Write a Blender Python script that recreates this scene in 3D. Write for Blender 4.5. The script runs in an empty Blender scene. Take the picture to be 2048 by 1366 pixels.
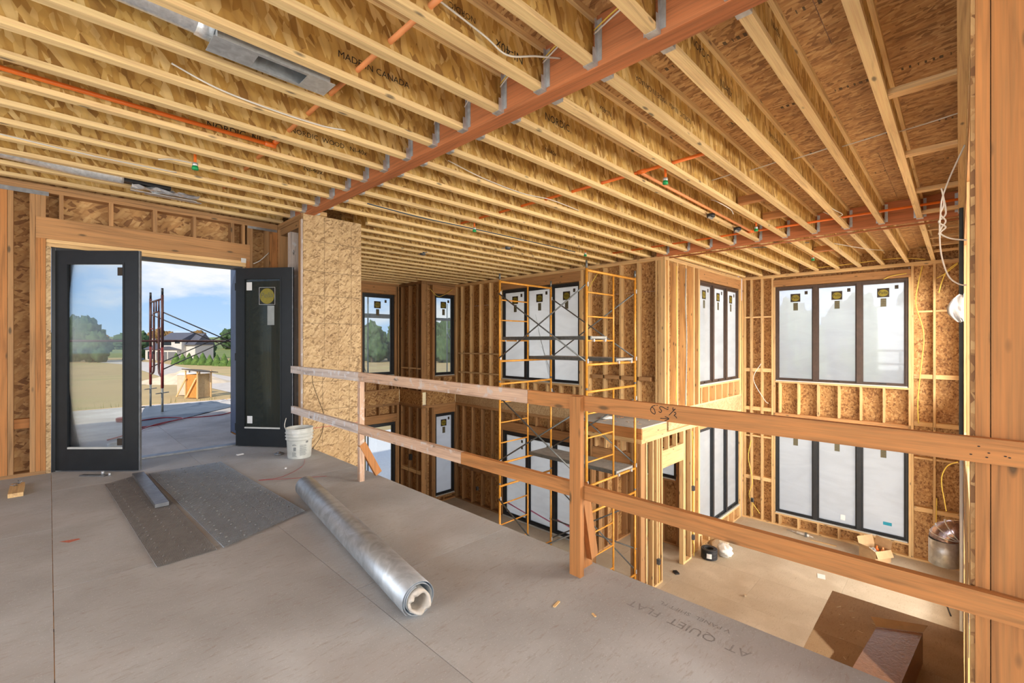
import bpy, math, random
from mathutils import Vector, Matrix, noise
random.seed(7)
sc = bpy.context.scene
COL = sc.collection
PI = math.pi

# ---------------------------------------------------------------- camera
YAW = math.radians(44.5)                      # view direction measured from +X towards +Y
cd = bpy.data.cameras.new('camera'); cam = bpy.data.objects.new('camera', cd); COL.objects.link(cam)
cd.lens = 16.0; cd.sensor_width = 36.0; cd.clip_start = 0.05; cd.clip_end = 3000
cam.location = (0, 0, 1.42); cam.rotation_euler = (PI/2, 0, YAW - PI/2)
sc.camera = cam
CS, SN = math.cos(YAW), math.sin(YAW)
def LD(lat, dep, z=0.0):                      # a place given by how far right and how far ahead it lies
    return Vector((SN*lat + CS*dep, -CS*lat + SN*dep, z))

# ---------------------------------------------------------------- sky, sun, added fill lamps
sc.view_settings.view_transform = 'Standard'; sc.view_settings.look = 'None'
sc.view_settings.exposure = 0.22; sc.view_settings.gamma = 1.0; sc.view_settings.use_curve_mapping = False
wd = bpy.data.worlds.new('sky'); sc.world = wd; wd.use_nodes = True
nt = wd.node_tree; nt.nodes.clear()
def wn(t): return nt.nodes.new(t)
o = wn('ShaderNodeOutputWorld'); bg = wn('ShaderNodeBackground'); tc = wn('ShaderNodeTexCoord'); sep = wn('ShaderNodeSeparateXYZ')
nt.links.new(tc.outputs['Generated'], sep.inputs[0])
rmp = wn('ShaderNodeValToRGB'); nt.links.new(sep.outputs['Z'], rmp.inputs[0])
e = rmp.color_ramp.elements
e[0].position = 0.0; e[0].color = (0.52, 0.72, 0.97, 1); e[1].position = 0.60; e[1].color = (0.20, 0.42, 0.85, 1)
k = rmp.color_ramp.elements.new(0.16); k.color = (0.30, 0.54, 0.95, 1)
mp = wn('ShaderNodeMapping'); mp.inputs['Scale'].default_value = (2.6, 2.6, 7.0); mp.inputs['Location'].default_value = (3.1, 0.7, 0.2)
nt.links.new(tc.outputs['Generated'], mp.inputs[0])
nz = wn('ShaderNodeTexNoise'); nz.inputs['Scale'].default_value = 1.25; nz.inputs['Detail'].default_value = 7; nz.inputs['Roughness'].default_value = 0.55
nt.links.new(mp.outputs[0], nz.inputs['Vector'])
cr = wn('ShaderNodeValToRGB'); nt.links.new(nz.outputs['Fac'], cr.inputs[0])
cr.color_ramp.elements[0].position = 0.45; cr.color_ramp.elements[0].color = (0, 0, 0, 1)
cr.color_ramp.elements[1].position = 0.585; cr.color_ramp.elements[1].color = (1, 1, 1, 1)
mx = wn('ShaderNodeMix'); mx.data_type = 'RGBA'
nt.links.new(cr.outputs[0], mx.inputs[0]); nt.links.new(rmp.outputs[0], mx.inputs[6]); mx.inputs[7].default_value = (0.93, 0.94, 0.96, 1)
nt.links.new(mx.outputs[2], bg.inputs[0]); bg.inputs[1].default_value = 0.92
nt.links.new(bg.outputs[0], o.inputs[0])

SUN_DIR = Vector((0.55, 0.45, -0.50)).normalized()
ld = bpy.data.lights.new('sun', 'SUN'); ld.energy = 4.0; ld.angle = math.radians(1.2); ld.color = (1.0, 0.90, 0.74)
sun = bpy.data.objects.new('sun', ld); COL.objects.link(sun); sun.location = (-6, -8, 12)
sun.rotation_euler = SUN_DIR.to_track_quat('-Z', 'Y').to_euler()

def fill_light(loc, direction, w, h, power, color=(1, 0.97, 0.93)):     # unseen area lamp added to brighten the interior
    a = bpy.data.lights.new('fill_light', 'AREA'); a.shape = 'RECTANGLE'; a.size = w; a.size_y = h; a.energy = power; a.color = color
    ob = bpy.data.objects.new('fill_light', a); COL.objects.link(ob); ob.location = loc
    ob.rotation_euler = Vector(direction).to_track_quat('-Z', 'Z').to_euler()
    return ob
fill_light((-5.2, 1.5, 1.9), (1, 0, -0.10), 8.5, 3.2, 610, (0.96, 0.98, 1.0))        # fill lamp outside the west side, behind the camera
fill_light((-0.6, -4.4, 1.9), (0, 1, -0.10), 6.0, 3.2, 150, (0.96, 0.98, 1.0))        # fill lamp outside the south side of the loft
fill_light((6.0, -3.0, 2.2), (0, 1, -0.32), 7.0, 3.4, 1150, (1, 0.94, 0.84))         # fill lamps outside the added openings of the right wall
fill_light((10.8, -3.0, 2.2), (0, 1, -0.32), 4.0, 3.4, 720, (1, 0.94, 0.84))
fill_light((7.2, -2.7, -1.7), (0, 1, 0.10), 4.0, 2.2, 440, (1, 0.94, 0.85))
fill_light((10.7, -2.7, -1.7), (0, 1, 0.10), 3.4, 2.2, 540, (1, 0.94, 0.85))
fill_light((16.2, 2.0, 5.4), (-1, 0, -0.62), 6.0, 3.0, 380)                          # lamps added outside, above the filmed windows, to brighten the film
fill_light((11.4, 8.2, 5.4), (0, -1, -0.62), 4.0, 3.0, 260)
fill_light((12.0, 7.6, 5.4), (-1, 0, -0.62), 4.5, 3.0, 330)
fill_light((7.6, 15.5, 5.4), (0, -1, -0.62), 5.0, 3.0, 260)

# ---------------------------------------------------------------- helpers
FP = {}                                        # where each object stands in the frame of its root
def link(ob, parent, at):
    at = Vector(at)
    COL.objects.link(ob)
    if parent is not None:
        ob.parent = parent; ob.location = at - FP[parent.name]
    else:
        ob.location = at
    FP[ob.name] = at
    return ob
def tag(ob, label=None, cat=None, group=None, kind=None):
    if label: ob['label'] = label
    if cat: ob['category'] = cat
    if group: ob['group'] = group
    if kind: ob['kind'] = kind
    return ob
def root(name, at, label, cat=None, group=None, kind=None, rz=None):
    ob = bpy.data.objects.new(name, None); ob.empty_display_size = 0.1
    link(ob, None, at); tag(ob, label, cat, group, kind)
    if rz is not None:
        ob.rotation_euler = (0, 0, rz); FP[ob.name] = Vector((0, 0, 0))
    return ob
def struct(name, at, label, rz=None):
    return root(name, at, label, name.split('_')[0], None, 'structure', rz)
CACHE = {}
def pick(mat, dims):
    m = M[mat]
    if isinstance(m, (list, tuple)):
        return m[max(range(3), key=lambda i: dims[i])]
    return m
BF = [(0, 3, 2, 1), (4, 5, 6, 7), (0, 1, 5, 4), (1, 2, 6, 5), (2, 3, 7, 6), (3, 0, 4, 7)]
def box(name, x0, x1, y0, y1, z0, z1, mat, parent=None):
    x0, x1 = min(x0, x1), max(x0, x1); y0, y1 = min(y0, y1), max(y0, y1); z0, z1 = min(z0, z1), max(z0, z1)
    d = (round(x1-x0, 4), round(y1-y0, 4), round(z1-z0, 4)); key = (d, mat)
    me = CACHE.get(key)
    if me is None:
        a, b, c = d[0]/2, d[1]/2, d[2]/2
        v = [(-a, -b, -c), (a, -b, -c), (a, b, -c), (-a, b, -c), (-a, -b, c), (a, -b, c), (a, b, c), (-a, b, c)]
        me = bpy.data.meshes.new(name); me.from_pydata(v, [], BF); me.materials.append(pick(mat, d)); CACHE[key] = me
    return link(bpy.data.objects.new(name, me), parent, ((x0+x1)/2, (y0+y1)/2, (z0+z1)/2))
def pbox(name, plane, u0, u1, w0, w1, z0, z1, mat, parent):
    if plane == 'X': return box(name, w0, w1, u0, u1, z0, z1, mat, parent)
    return box(name, u0, u1, w0, w1, z0, z1, mat, parent)
def mk(name, verts, faces, mat, parent=None, smooth=False, at=None, mats=None):
    verts = [Vector(v) for v in verts]
    if at is None:
        lo = [min(v[i] for v in verts) for i in range(3)]; hi = [max(v[i] for v in verts) for i in range(3)]
        at = Vector(((lo[0]+hi[0])/2, (lo[1]+hi[1])/2, (lo[2]+hi[2])/2 if parent is not None else lo[2]))
    at = Vector(at)
    me = bpy.data.meshes.new(name); me.from_pydata([tuple(v-at) for v in verts], [], faces)
    if mats:
        for q in mats[0]: me.materials.append(M[q])
        for f, i in zip(me.polygons, mats[1]): f.material_index = i
    else:
        m = M[mat]; ext = [max(v[i] for v in verts)-min(v[i] for v in verts) for i in range(3)]
        me.materials.append(pick(mat, ext) if isinstance(m, (list, tuple)) else m)
    if smooth: me.polygons.foreach_set('use_smooth', [True]*len(me.polygons))
    me.update()
    return link(bpy.data.objects.new(name, me), parent, at)
def beam_box(name, p0, p1, th, ht, mat, parent):       # a board from p0 to p1 (middle of its top edge), th thick, ht high
    p0, p1 = Vector(p0), Vector(p1); d = (p1-p0).normalized()
    s = d.cross(Vector((0, 0, 1)))
    if s.length < 1e-4: s = Vector((1, 0, 0))
    s = s.normalized()*th/2; u = s.cross(d).normalized()*ht
    if u.z < 0: u = -u
    v = [p0-s-u, p0+s-u, p1+s-u, p1-s-u, p0-s, p0+s, p1+s, p1-s]
    return mk(name, v, BF, mat, parent)
def tube_geo(pts, r, n=8, caps=True, closed=False):
    pts = [Vector(p) for p in pts]; V, F = [], []
    up = Vector((0, 0, 1)); prev = None; m = len(pts)
    for i, p in enumerate(pts):
        if closed: t = pts[(i+1) % m]-pts[i-1]
        else: t = pts[min(i+1, m-1)]-pts[max(i-1, 0)]
        t.normalize()
        if prev is None:
            a = t.cross(up)
            if a.length < 1e-3: a = t.cross(Vector((1, 0, 0)))
        else:
            a = prev - t*prev.dot(t)
        a.normalize(); prev = a; b = t.cross(a)
        rr = r[i] if isinstance(r, (list, tuple)) else r
        for k in range(n):
            q = 2*PI*k/n; V.append(p + (a*math.cos(q)+b*math.sin(q))*rr)
    for i in range(m if closed else m-1):
        for k in range(n):
            j = (i+1) % m
            F.append((i*n+k, i*n+(k+1) % n, j*n+(k+1) % n, j*n+k))
    if caps and not closed:
        F.append(tuple(range(n-1, -1, -1))); F.append(tuple((m-1)*n+k for k in range(n)))
    return V, F
def tube(name, pts, r, mat, parent=None, n=8, closed=False, at=None):
    V, F = tube_geo(pts, r, n, True, closed)
    return mk(name, V, F, mat, parent, True, at)
def smooth_path(pts, sub=6):
    pts = [Vector(p) for p in pts]; out = []
    for i in range(len(pts)-1):
        p0, p1, p2, p3 = pts[max(i-1, 0)], pts[i], pts[i+1], pts[min(i+2, len(pts)-1)]
        for k in range(sub):
            t = k/sub
            out.append(0.5*((2*p1)+(-p0+p2)*t+(2*p0-5*p1+4*p2-p3)*t*t+(-p0+3*p1-3*p2+p3)*t**3))
    out.append(pts[-1]); return out
def cable(name, pts, r, mat, label=None, cat='cable', group=None, parent=None):
    ob = tube(name, smooth_path(pts), r, mat, parent, 6)
    if label: tag(ob, label, cat, group)
    return ob
def lathe(name, prof, mat, parent, at, n=32, smooth=True):      # prof: (radius, z) from the bottom up, standing at `at`
    at = Vector(at); V, F = [], []
    for r, z in prof:
        for k in range(n):
            q = 2*PI*k/n; V.append(at+Vector((r*math.cos(q), r*math.sin(q), z)))
    for i in range(len(prof)-1):
        for k in range(n): F.append((i*n+k, i*n+(k+1) % n, (i+1)*n+(k+1) % n, (i+1)*n+k))
    return mk(name, V, F, mat, parent, smooth, at)
FONT = {}
def text_geo(body, size):
    if body not in FONT:
        cu = bpy.data.curves.new('t', 'FONT'); cu.body = body; cu.size = 1.0; cu.resolution_u = 2; cu.align_x = 'CENTER'; cu.align_y = 'CENTER'
        ob = bpy.data.objects.new('t', cu); COL.objects.link(ob)
        bpy.context.view_layer.update()
        me = bpy.data.meshes.new_from_object(ob.evaluated_get(bpy.context.evaluated_depsgraph_get()))
        FONT[body] = ([v.co.copy() for v in me.vertices], [tuple(p.vertices) for p in me.polygons])
        bpy.data.objects.remove(ob); bpy.data.curves.remove(cu); bpy.data.meshes.remove(me)
    V, F = FONT[body]
    return [v*size for v in V], F
def text(name, body, size, origin, xdir, ydir, mat, parent, sx=1.0):
    V, F = text_geo(body, size); x, y, o_ = Vector(xdir), Vector(ydir), Vector(origin)
    return mk(name, [o_+x*v.x*sx+y*v.y for v in V], F, mat, parent)
def strokes(name, lines, th, origin, xdir, ydir, mat, parent):   # hand lettering: flat ribbons along polylines
    x, y, o_ = Vector(xdir), Vector(ydir), Vector(origin); V, F = [], []
    for ln in lines:
        P = smooth_path([(a, b, 0) for a, b in ln], 5) if len(ln) > 2 else [Vector((a, b, 0)) for a, b in ln]
        st = len(V)
        for i, p in enumerate(P):
            t = (P[min(i+1, len(P)-1)]-P[max(i-1, 0)]).normalized(); nrm = Vector((-t.y, t.x, 0))*th/2
            for q in (p+nrm, p-nrm): V.append(o_+x*q.x+y*q.y)
        for i in range(len(P)-1):
            a = st+2*i; F.append((a, a+1, a+3, a+2))
    return mk(name, V, F, mat, parent)
def copy_tree(ob, parent, at):
    c = ob.copy(); link(c, parent, at)
    for ch in ob.children:
        copy_tree(ch, c, Vector(at) + ch.location)
    return c

# ---------------------------------------------------------------- materials
M = {}
def newmat(name):
    m = bpy.data.materials.new(name); m.use_nodes = True; t = m.node_tree
    b = t.nodes['Principled BSDF']; return m, t, b
def coords(t, scale, rnd=True):
    tc = t.nodes.new('ShaderNodeTexCoord'); mp = t.nodes.new('ShaderNodeMapping'); mp.inputs['Scale'].default_value = scale
    t.links.new(tc.outputs['Object'], mp.inputs[0])
    if rnd:
        oi = t.nodes.new('ShaderNodeObjectInfo'); mu = t.nodes.new('ShaderNodeMath'); mu.operation = 'MULTIPLY'; mu.inputs[1].default_value = 37.0
        t.links.new(oi.outputs['Random'], mu.inputs[0]); cb = t.nodes.new('ShaderNodeCombineXYZ')
        for i in range(3): t.links.new(mu.outputs[0], cb.inputs[i])
        t.links.new(cb.outputs[0], mp.inputs['Location'])
    return mp.outputs[0]
def ramp(t, fac, stops):
    r = t.nodes.new('ShaderNodeValToRGB'); t.links.new(fac, r.inputs[0]); el = r.color_ramp.elements
    while len(el) < len(stops): el.new(0.5)
    for q, (p, c) in zip(el, stops): q.position = p; q.color = (*c, 1)
    return r.outputs[0]
def noise_tex(t, vec, scale, detail=4, dist=0.0, rough=0.55):
    n = t.nodes.new('ShaderNodeTexNoise'); n.inputs['Scale'].default_value = scale; n.inputs['Detail'].default_value = detail
    n.inputs['Distortion'].default_value = dist; n.inputs['Roughness'].default_value = rough; t.links.new(vec, n.inputs['Vector']); return n.outputs['Fac']
def mixc(t, fac, a, b, mode='MIX'):
    m = t.nodes.new('ShaderNodeMix'); m.data_type = 'RGBA'; m.blend_type = mode
    for s, v in ((0, fac), (6, a), (7, b)):
        if isinstance(v, (int, float)): m.inputs[s].default_value = v
        elif isinstance(v, tuple): m.inputs[s].default_value = (*v, 1)
        else: t.links.new(v, m.inputs[s])
    return m.outputs[2]
def bump(t, b, h, strength=0.3, dist=0.002):
    n = t.nodes.new('ShaderNodeBump'); n.inputs['Strength'].default_value = strength; n.inputs['Distance'].default_value = dist
    t.links.new(h, n.inputs['Height']); t.links.new(n.outputs[0], b.inputs['Normal'])
def mul(c, f): return tuple(min(1, x*f) for x in c)
def wood(name, base, dark=0.62, light=1.25, knots=True, spots=None, var=0.30):
    out = []
    for ax in range(3):
        m, t, b = newmat(name + '_' + 'xyz'[ax])
        s = [26.0]*3; s[ax] = 1.3
        v = coords(t, tuple(s))
        g = noise_tex(t, v, 1.0, 5, 0.9)
        c = ramp(t, g, [(0.28, mul(base, dark)), (0.48, base), (0.62, mul(base, 1.08)), (0.8, mul(base, light))])
        s2 = [130.0]*3; s2[ax] = 2.5
        fine = noise_tex(t, coords(t, tuple(s2)), 1.0, 2)
        c = mixc(t, 0.35, c, ramp(t, fine, [(0.3, mul(base, 0.55)), (0.65, mul(base, 1.3))]), 'OVERLAY')
        if knots:
            s3 = [9.5]*3; s3[ax] = 3.2
            vo = t.nodes.new('ShaderNodeTexVoronoi'); vo.inputs['Scale'].default_value = 1.0; t.links.new(coords(t, tuple(s3)), vo.inputs['Vector'])
            kf = ramp(t, vo.outputs['Distance'], [(0.07, (1, 1, 1)), (0.15, (0, 0, 0))])
            c = mixc(t, kf, c, mul(base, 0.33))
        if spots:
            sp = noise_tex(t, coords(t, (14, 14, 14)), 1.0, 4)
            c = mixc(t, ramp(t, sp, [(0.56, (0, 0, 0)), (0.66, (1, 1, 1))]), c, spots)
        oi = t.nodes.new('ShaderNodeObjectInfo')
        mr = t.nodes.new('ShaderNodeMapRange'); mr.inputs[3].default_value = 1-var; mr.inputs[4].default_value = 1+var*0.45
        t.links.new(oi.outputs['Random'], mr.inputs[0])
        h = t.nodes.new('ShaderNodeHueSaturation'); t.links.new(mr.outputs[0], h.inputs['Value']); t.links.new(c, h.inputs['Color'])
        t.links.new(h.outputs[0], b.inputs['Base Color']); b.inputs['Roughness'].default_value = 0.72
        bump(t, b, fine, 0.12, 0.001); out.append(m)
    M[name] = out
def osb(name, cols, size=1.0, long_axis=None, bumpy=0.35):
    # pressed wood flakes: three crossing layers of long cells, a colour for each flake
    m, t, b = newmat(name); layers = []
    for i, rot in enumerate(((0.4, 0.9, 0.3), (1.4, 0.2, 1.1), (0.1, 2.0, 2.3))):
        sc_ = [46.0/size]*3; sc_[i if long_axis is None else long_axis] = 9.0/size
        tc_ = t.nodes.new('ShaderNodeTexCoord'); nz_ = t.nodes.new('ShaderNodeTexNoise'); nz_.inputs['Scale'].default_value = 5.0
        t.links.new(tc_.outputs['Object'], nz_.inputs['Vector'])
        r1 = t.nodes.new('ShaderNodeVectorMath'); r1.operation = 'MULTIPLY_ADD'; t.links.new(nz_.outputs['Color'], r1.inputs[0])
        r1.inputs[1].default_value = (0.018, 0.018, 0.018); t.links.new(tc_.outputs['Object'], r1.inputs[2])
        ma = t.nodes.new('ShaderNodeMapping'); amt = 1.0 if long_axis is None else 0.34
        ma.inputs['Rotation'].default_value = tuple(q*amt for q in rot); t.links.new(r1.outputs[0], ma.inputs[0])
        mb = t.nodes.new('ShaderNodeMapping'); mb.inputs['Scale'].default_value = sc_; t.links.new(ma.outputs[0], mb.inputs[0])
        oi = t.nodes.new('ShaderNodeObjectInfo'); mu = t.nodes.new('ShaderNodeMath'); mu.operation = 'MULTIPLY'; mu.inputs[1].default_value = 61.0
        t.links.new(oi.outputs['Random'], mu.inputs[0]); cb = t.nodes.new('ShaderNodeCombineXYZ'); t.links.new(mu.outputs[0], cb.inputs[0]); t.links.new(mu.outputs[0], cb.inputs[2]); t.links.new(cb.outputs[0], mb.inputs['Location'])
        vo = t.nodes.new('ShaderNodeTexVoronoi'); vo.inputs['Scale'].default_value = 1.0; t.links.new(mb.outputs[0], vo.inputs['Vector'])
        sp = t.nodes.new('ShaderNodeSeparateColor'); t.links.new(vo.outputs['Color'], sp.inputs[0])
        layers.append((sp.outputs[0], sp.outputs[1], vo.outputs['Distance']))
    n = len(cols)
    st = [((i+0.5)/n, c) for i, c in enumerate(cols)]
    c0 = ramp(t, layers[0][0], st); c1 = ramp(t, layers[1][0], st); c2 = ramp(t, layers[2][0], st)
    c = mixc(t, ramp(t, layers[0][1], [(0.48, (0, 0, 0)), (0.52, (1, 1, 1))]), c0, c1)
    c = mixc(t, ramp(t, layers[1][1], [(0.60, (0, 0, 0)), (0.64, (1, 1, 1))]), c, c2)
    edge = ramp(t, layers[0][2], [(0.35, (1, 1, 1)), (0.85, (0.62, 0.55, 0.5))])
    c = mixc(t, 0.5, c, edge, 'MULTIPLY')
    big = noise_tex(t, coords(t, (2.2, 2.2, 2.2)), 1.0, 3)
    c = mixc(t, 1.0, c, ramp(t, big, [(0.3, (0.82, 0.78, 0.74)), (0.7, (1.0, 1.0, 1.0))]), 'MULTIPLY')
    t.links.new(c, b.inputs['Base Color']); b.inputs['Roughness'].default_value = 0.68
    bump(t, b, layers[0][0], bumpy, 0.002)
    M[name] = m
def plain(name, col, rough=0.5, metal=0.0, var=0.18, scale=14.0, spec=None, col2=None, dist=0.6, bmp=0.0, alpha=None):
    m, t, b = newmat(name)
    f = noise_tex(t, coords(t, (scale,)*3), 1.0, 5, dist)
    c = ramp(t, f, [(0.3, mul(col, 1-var)), (0.55, col), (0.75, col2 if col2 else mul(col, 1+var))])
    t.links.new(c, b.inputs['Base Color']); b.inputs['Roughness'].default_value = rough; b.inputs['Metallic'].default_value = metal
    if bmp: bump(t, b, f, bmp, 0.004)
    M[name] = m
    return m, t, b
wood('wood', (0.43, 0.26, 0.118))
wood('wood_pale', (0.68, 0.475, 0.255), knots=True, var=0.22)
wood('wood_flange', (0.78, 0.57, 0.325), dark=0.7, light=1.12, var=0.14)
wood('wood_red', (0.50, 0.215, 0.085), knots=False, var=0.12)
wood('wood_tan', (0.46, 0.228, 0.074), var=0.10)
wood('wood_grey', (0.60, 0.52, 0.47), spots=(0.72, 0.69, 0.68), var=0.1)
wood('wood_pink', (0.58, 0.42, 0.31), spots=(0.60, 0.50, 0.43), var=0.05)
wood('header', (0.47, 0.275, 0.12), var=0.12)
osb('osb_wall', [(0.27, 0.125, 0.04), (0.46, 0.245, 0.085), (0.56, 0.325, 0.12), (0.66, 0.42, 0.18), (0.50, 0.27, 0.095)], 1.5)
osb('osb_web', [(0.38, 0.20, 0.045), (0.60, 0.355, 0.085), (0.72, 0.465, 0.135), (0.88, 0.66, 0.29), (0.68, 0.415, 0.10), (0.50, 0.275, 0.06), (0.80, 0.545, 0.18)], 1.9, 2)
osb('osb_pale', [(0.30, 0.19, 0.085), (0.50, 0.34, 0.165), (0.58, 0.41, 0.21), (0.66, 0.48, 0.27), (0.54, 0.375, 0.185), (0.60, 0.43, 0.23)], 0.85, None, 0.07)
osb('osb_deck', [(0.34, 0.175, 0.065), (0.50, 0.275, 0.105), (0.64, 0.38, 0.155), (0.74, 0.49, 0.22), (0.57, 0.32, 0.12)], 1.2, 1)
osb('osb_rim', [(0.48, 0.31, 0.15), (0.58, 0.40, 0.21), (0.66, 0.48, 0.27), (0.62, 0.44, 0.24)], 0.9)

def deck(name, cols, dust, streak):
    m, t, b = newmat(name)
    v = coords(t, (1.6, 1.6, 1.6), False); big = noise_tex(t, v, 1.0, 6, 0.4)
    fl = noise_tex(t, coords(t, (14, 60, 30)), 1.0, 4, 1.2)
    c = ramp(t, big, [(0.32, cols[0]), (0.5, cols[1]), (0.68, cols[2])])
    c = mixc(t, ramp(t, fl, [(0.55, (0, 0, 0)), (0.78, (1, 1, 1))]), c, streak)
    sp = noise_tex(t, coords(t, (160, 160, 160)), 1.0, 2)
    c = mixc(t, ramp(t, sp, [(0.63, (0, 0, 0)), (0.72, (1, 1, 1))]), c, dust)
    bg_ = noise_tex(t, coords(t, (0.5, 0.5, 0.5), False), 1.0, 3)
    c = mixc(t, 0.8, c, ramp(t, bg_, [(0.35, (0.84, 0.82, 0.80)), (0.65, (1, 1, 1))]), 'MULTIPLY')
    st = noise_tex(t, coords(t, (0.9, 0.9, 0.9), False), 1.0, 7, 0.8)
    c = mixc(t, ramp(t, st, [(0.52, (0, 0, 0)), (0.72, (0.55, 0.55, 0.55))]), c, streak)
    t.links.new(c, b.inputs['Base Color']); b.inputs['Roughness'].default_value = 0.82
    bump(t, b, fl, 0.15, 0.0015); M[name] = m
deck('floor_loft', [(0.375, 0.38, 0.38), (0.44, 0.45, 0.455), (0.51, 0.525, 0.535)], (0.60, 0.61, 0.615), (0.36, 0.315, 0.285))
deck('floor_low', [(0.50, 0.42, 0.31), (0.56, 0.48, 0.36), (0.62, 0.54, 0.42)], (0.68, 0.62, 0.52), (0.42, 0.34, 0.24))
deck('floor_grey', [(0.42, 0.40, 0.37), (0.48, 0.46, 0.43), (0.54, 0.52, 0.49)], (0.66, 0.64, 0.60), (0.36, 0.33, 0.30))
deck('floor_brown', [(0.30, 0.20, 0.115), (0.36, 0.25, 0.15), (0.42, 0.30, 0.185)], (0.55, 0.42, 0.28), (0.24, 0.15, 0.08))
deck('terrace', [(0.50, 0.48, 0.47), (0.60, 0.58, 0.57), (0.70, 0.68, 0.67)], (0.75, 0.74, 0.73), (0.34, 0.31, 0.30))
plain('galv', (0.60, 0.63, 0.65), 0.42, 0.65, 0.22, 18)
plain('galv_dark', (0.30, 0.31, 0.32), 0.45, 0.8, 0.25, 12)
plain('roll_metal', (0.46, 0.505, 0.545), 0.46, 0.72, 0.24, 7, bmp=0.15, dist=1.8)
plain('foil', (0.80, 0.82, 0.84), 0.30, 0.65, 0.2, 30, bmp=0.7)
plain('foil_purple', (0.46, 0.36, 0.38), 0.22, 0.9, 0.35, 22, bmp=0.6)
plain('lath', (0.30, 0.35, 0.40), 0.45, 0.4, 0.25, 20)
plain('lath_dark', (0.26, 0.255, 0.25), 0.55, 0.3, 0.25, 20)
plain('orange', (0.80, 0.17, 0.02), 0.4, 0, 0.1, 6)
plain('orange_dusty', (0.78, 0.30, 0.11), 0.5, 0, 0.1, 6)
plain('green_cap', (0.01, 0.33, 0.10), 0.35, 0, 0.1, 20)
plain('black', (0.018, 0.019, 0.022), 0.45, 0, 0.2, 12)
plain('ink', (0.02, 0.017, 0.014), 0.8, 0, 0.2, 40)
plain('ink_soft', (0.13, 0.085, 0.045), 0.8, 0, 0.3, 60)
plain('frame_dark', (0.024, 0.027, 0.031), 0.38, 0, 0.2, 8)
plain('frame_door', (0.012, 0.015, 0.018), 0.35, 0, 0.2, 8)
plain('frame_brown', (0.075, 0.048, 0.036), 0.42, 0, 0.2, 8)
plain('frame_light', (0.55, 0.56, 0.53), 0.45, 0, 0.1, 10)
plain('yellow_paint', (0.74, 0.33, 0.045), 0.4, 0.1, 0.22, 10)
plain('steel_grey', (0.20, 0.215, 0.215), 0.45, 0.6, 0.2, 18)
plain('plank_grey', (0.36, 0.355, 0.335), 0.6, 0.3, 0.22, 9)
plain('red_paint', (0.20, 0.022, 0.020), 0.45, 0.1, 0.45, 9)
plain('maroon', (0.075, 0.028, 0.026), 0.5, 0.1, 0.35, 9)
plain('white_film', (0.62, 0.64, 0.65), 0.3, 0, 0.08, 9, bmp=0.4)
plain('pvc', (0.70, 0.71, 0.70), 0.35, 0, 0.08, 9)
plain('slate_pipe', (0.09, 0.12, 0.14), 0.8, 0.0, 0.15, 6)
plain('wire_white', (0.70, 0.67, 0.60), 0.5, 0, 0.1, 9)
plain('wire_yellow', (0.80, 0.58, 0.10), 0.5, 0, 0.1, 9)
plain('wire_blue', (0.03, 0.07, 0.12), 0.5, 0, 0.1, 9)
plain('bucket', (0.56, 0.57, 0.53), 0.5, 0, 0.16, 11, col2=(0.66, 0.67, 0.64))
plain('bucket_in', (0.30, 0.30, 0.28), 0.7, 0, 0.3, 25)
plain('bucket_print', (0.20, 0.21, 0.21), 0.7, 0, 0.5, 60)
plain('cardboard', (0.43, 0.27, 0.135), 0.75, 0, 0.12, 9)
plain('cardboard_wrap', (0.235, 0.118, 0.066), 0.28, 0, 0.22, 16, bmp=0.5, dist=2.0)
plain('paper', (0.78, 0.78, 0.77), 0.7, 0, 0.05, 9)
plain('fabric_white', (0.74, 0.73, 0.69), 0.8, 0, 0.08, 14, bmp=0.3)
plain('sticker', (0.036, 0.024, 0.014), 0.5, 0, 0.15, 25)
plain('sticker_yellow', (0.25, 0.205, 0.02), 0.5, 0, 0.12, 25)
plain('sticker_olive', (0.13, 0.125, 0.075), 0.6, 0, 0.3, 60)
plain('blue_wrap', (0.045, 0.075, 0.15), 0.5, 0, 0.2, 9)
plain('blue_label', (0.005, 0.07, 0.20), 0.4, 0, 0.1, 9)
plain('blue_tape', (0.02, 0.30, 0.42), 0.5, 0, 0.1, 9)
plain('tarp', (0.075, 0.095, 0.125), 0.5, 0, 0.25, 5, bmp=0.4)
plain('pink', (0.70, 0.22, 0.38), 0.6, 0, 0.1, 9)
plain('red_hose', (0.42, 0.02, 0.03), 0.4, 0, 0.15, 9)
plain('box_grey', (0.09, 0.10, 0.11), 0.5, 0, 0.1, 12)
plain('panel_grey', (0.33, 0.35, 0.34), 0.45, 0.2, 0.1, 12)
plain('dust', (0.55, 0.44, 0.30), 0.9, 0, 0.2, 30)
plain('house_wall', (0.60, 0.57, 0.53), 0.8, 0, 0.06, 2)
plain('house_roof', (0.085, 0.088, 0.115), 0.7, 0, 0.12, 2)
plain('house_glass', (0.03, 0.04, 0.05), 0.2, 0, 0.2, 2)
plain('garage', (0.17, 0.17, 0.18), 0.6, 0, 0.1, 1)
plain('car_blue', (0.10, 0.17, 0.27), 0.3, 0.3, 0.1, 2)
plain('shed_wood', (0.62, 0.27, 0.06), 0.7, 0, 0.15, 4)
plain('toilet', (0.62, 0.50, 0.38), 0.6, 0, 0.1, 3)
plain('foliage', (0.085, 0.135, 0.035), 0.85, 0, 0.5, 3.5, col2=(0.17, 0.20, 0.055), bmp=0.9)
plain('foliage_dark', (0.055, 0.105, 0.04), 0.85, 0, 0.5, 3.5, col2=(0.11, 0.16, 0.06), bmp=0.9)
plain('foliage_hedge', (0.08, 0.15, 0.025), 0.85, 0, 0.5, 5, col2=(0.17, 0.25, 0.05), bmp=0.9)
plain('foliage_rust', (0.22, 0.12, 0.035), 0.85, 0, 0.4, 3.5, col2=(0.24, 0.19, 0.06), bmp=0.9)
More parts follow.
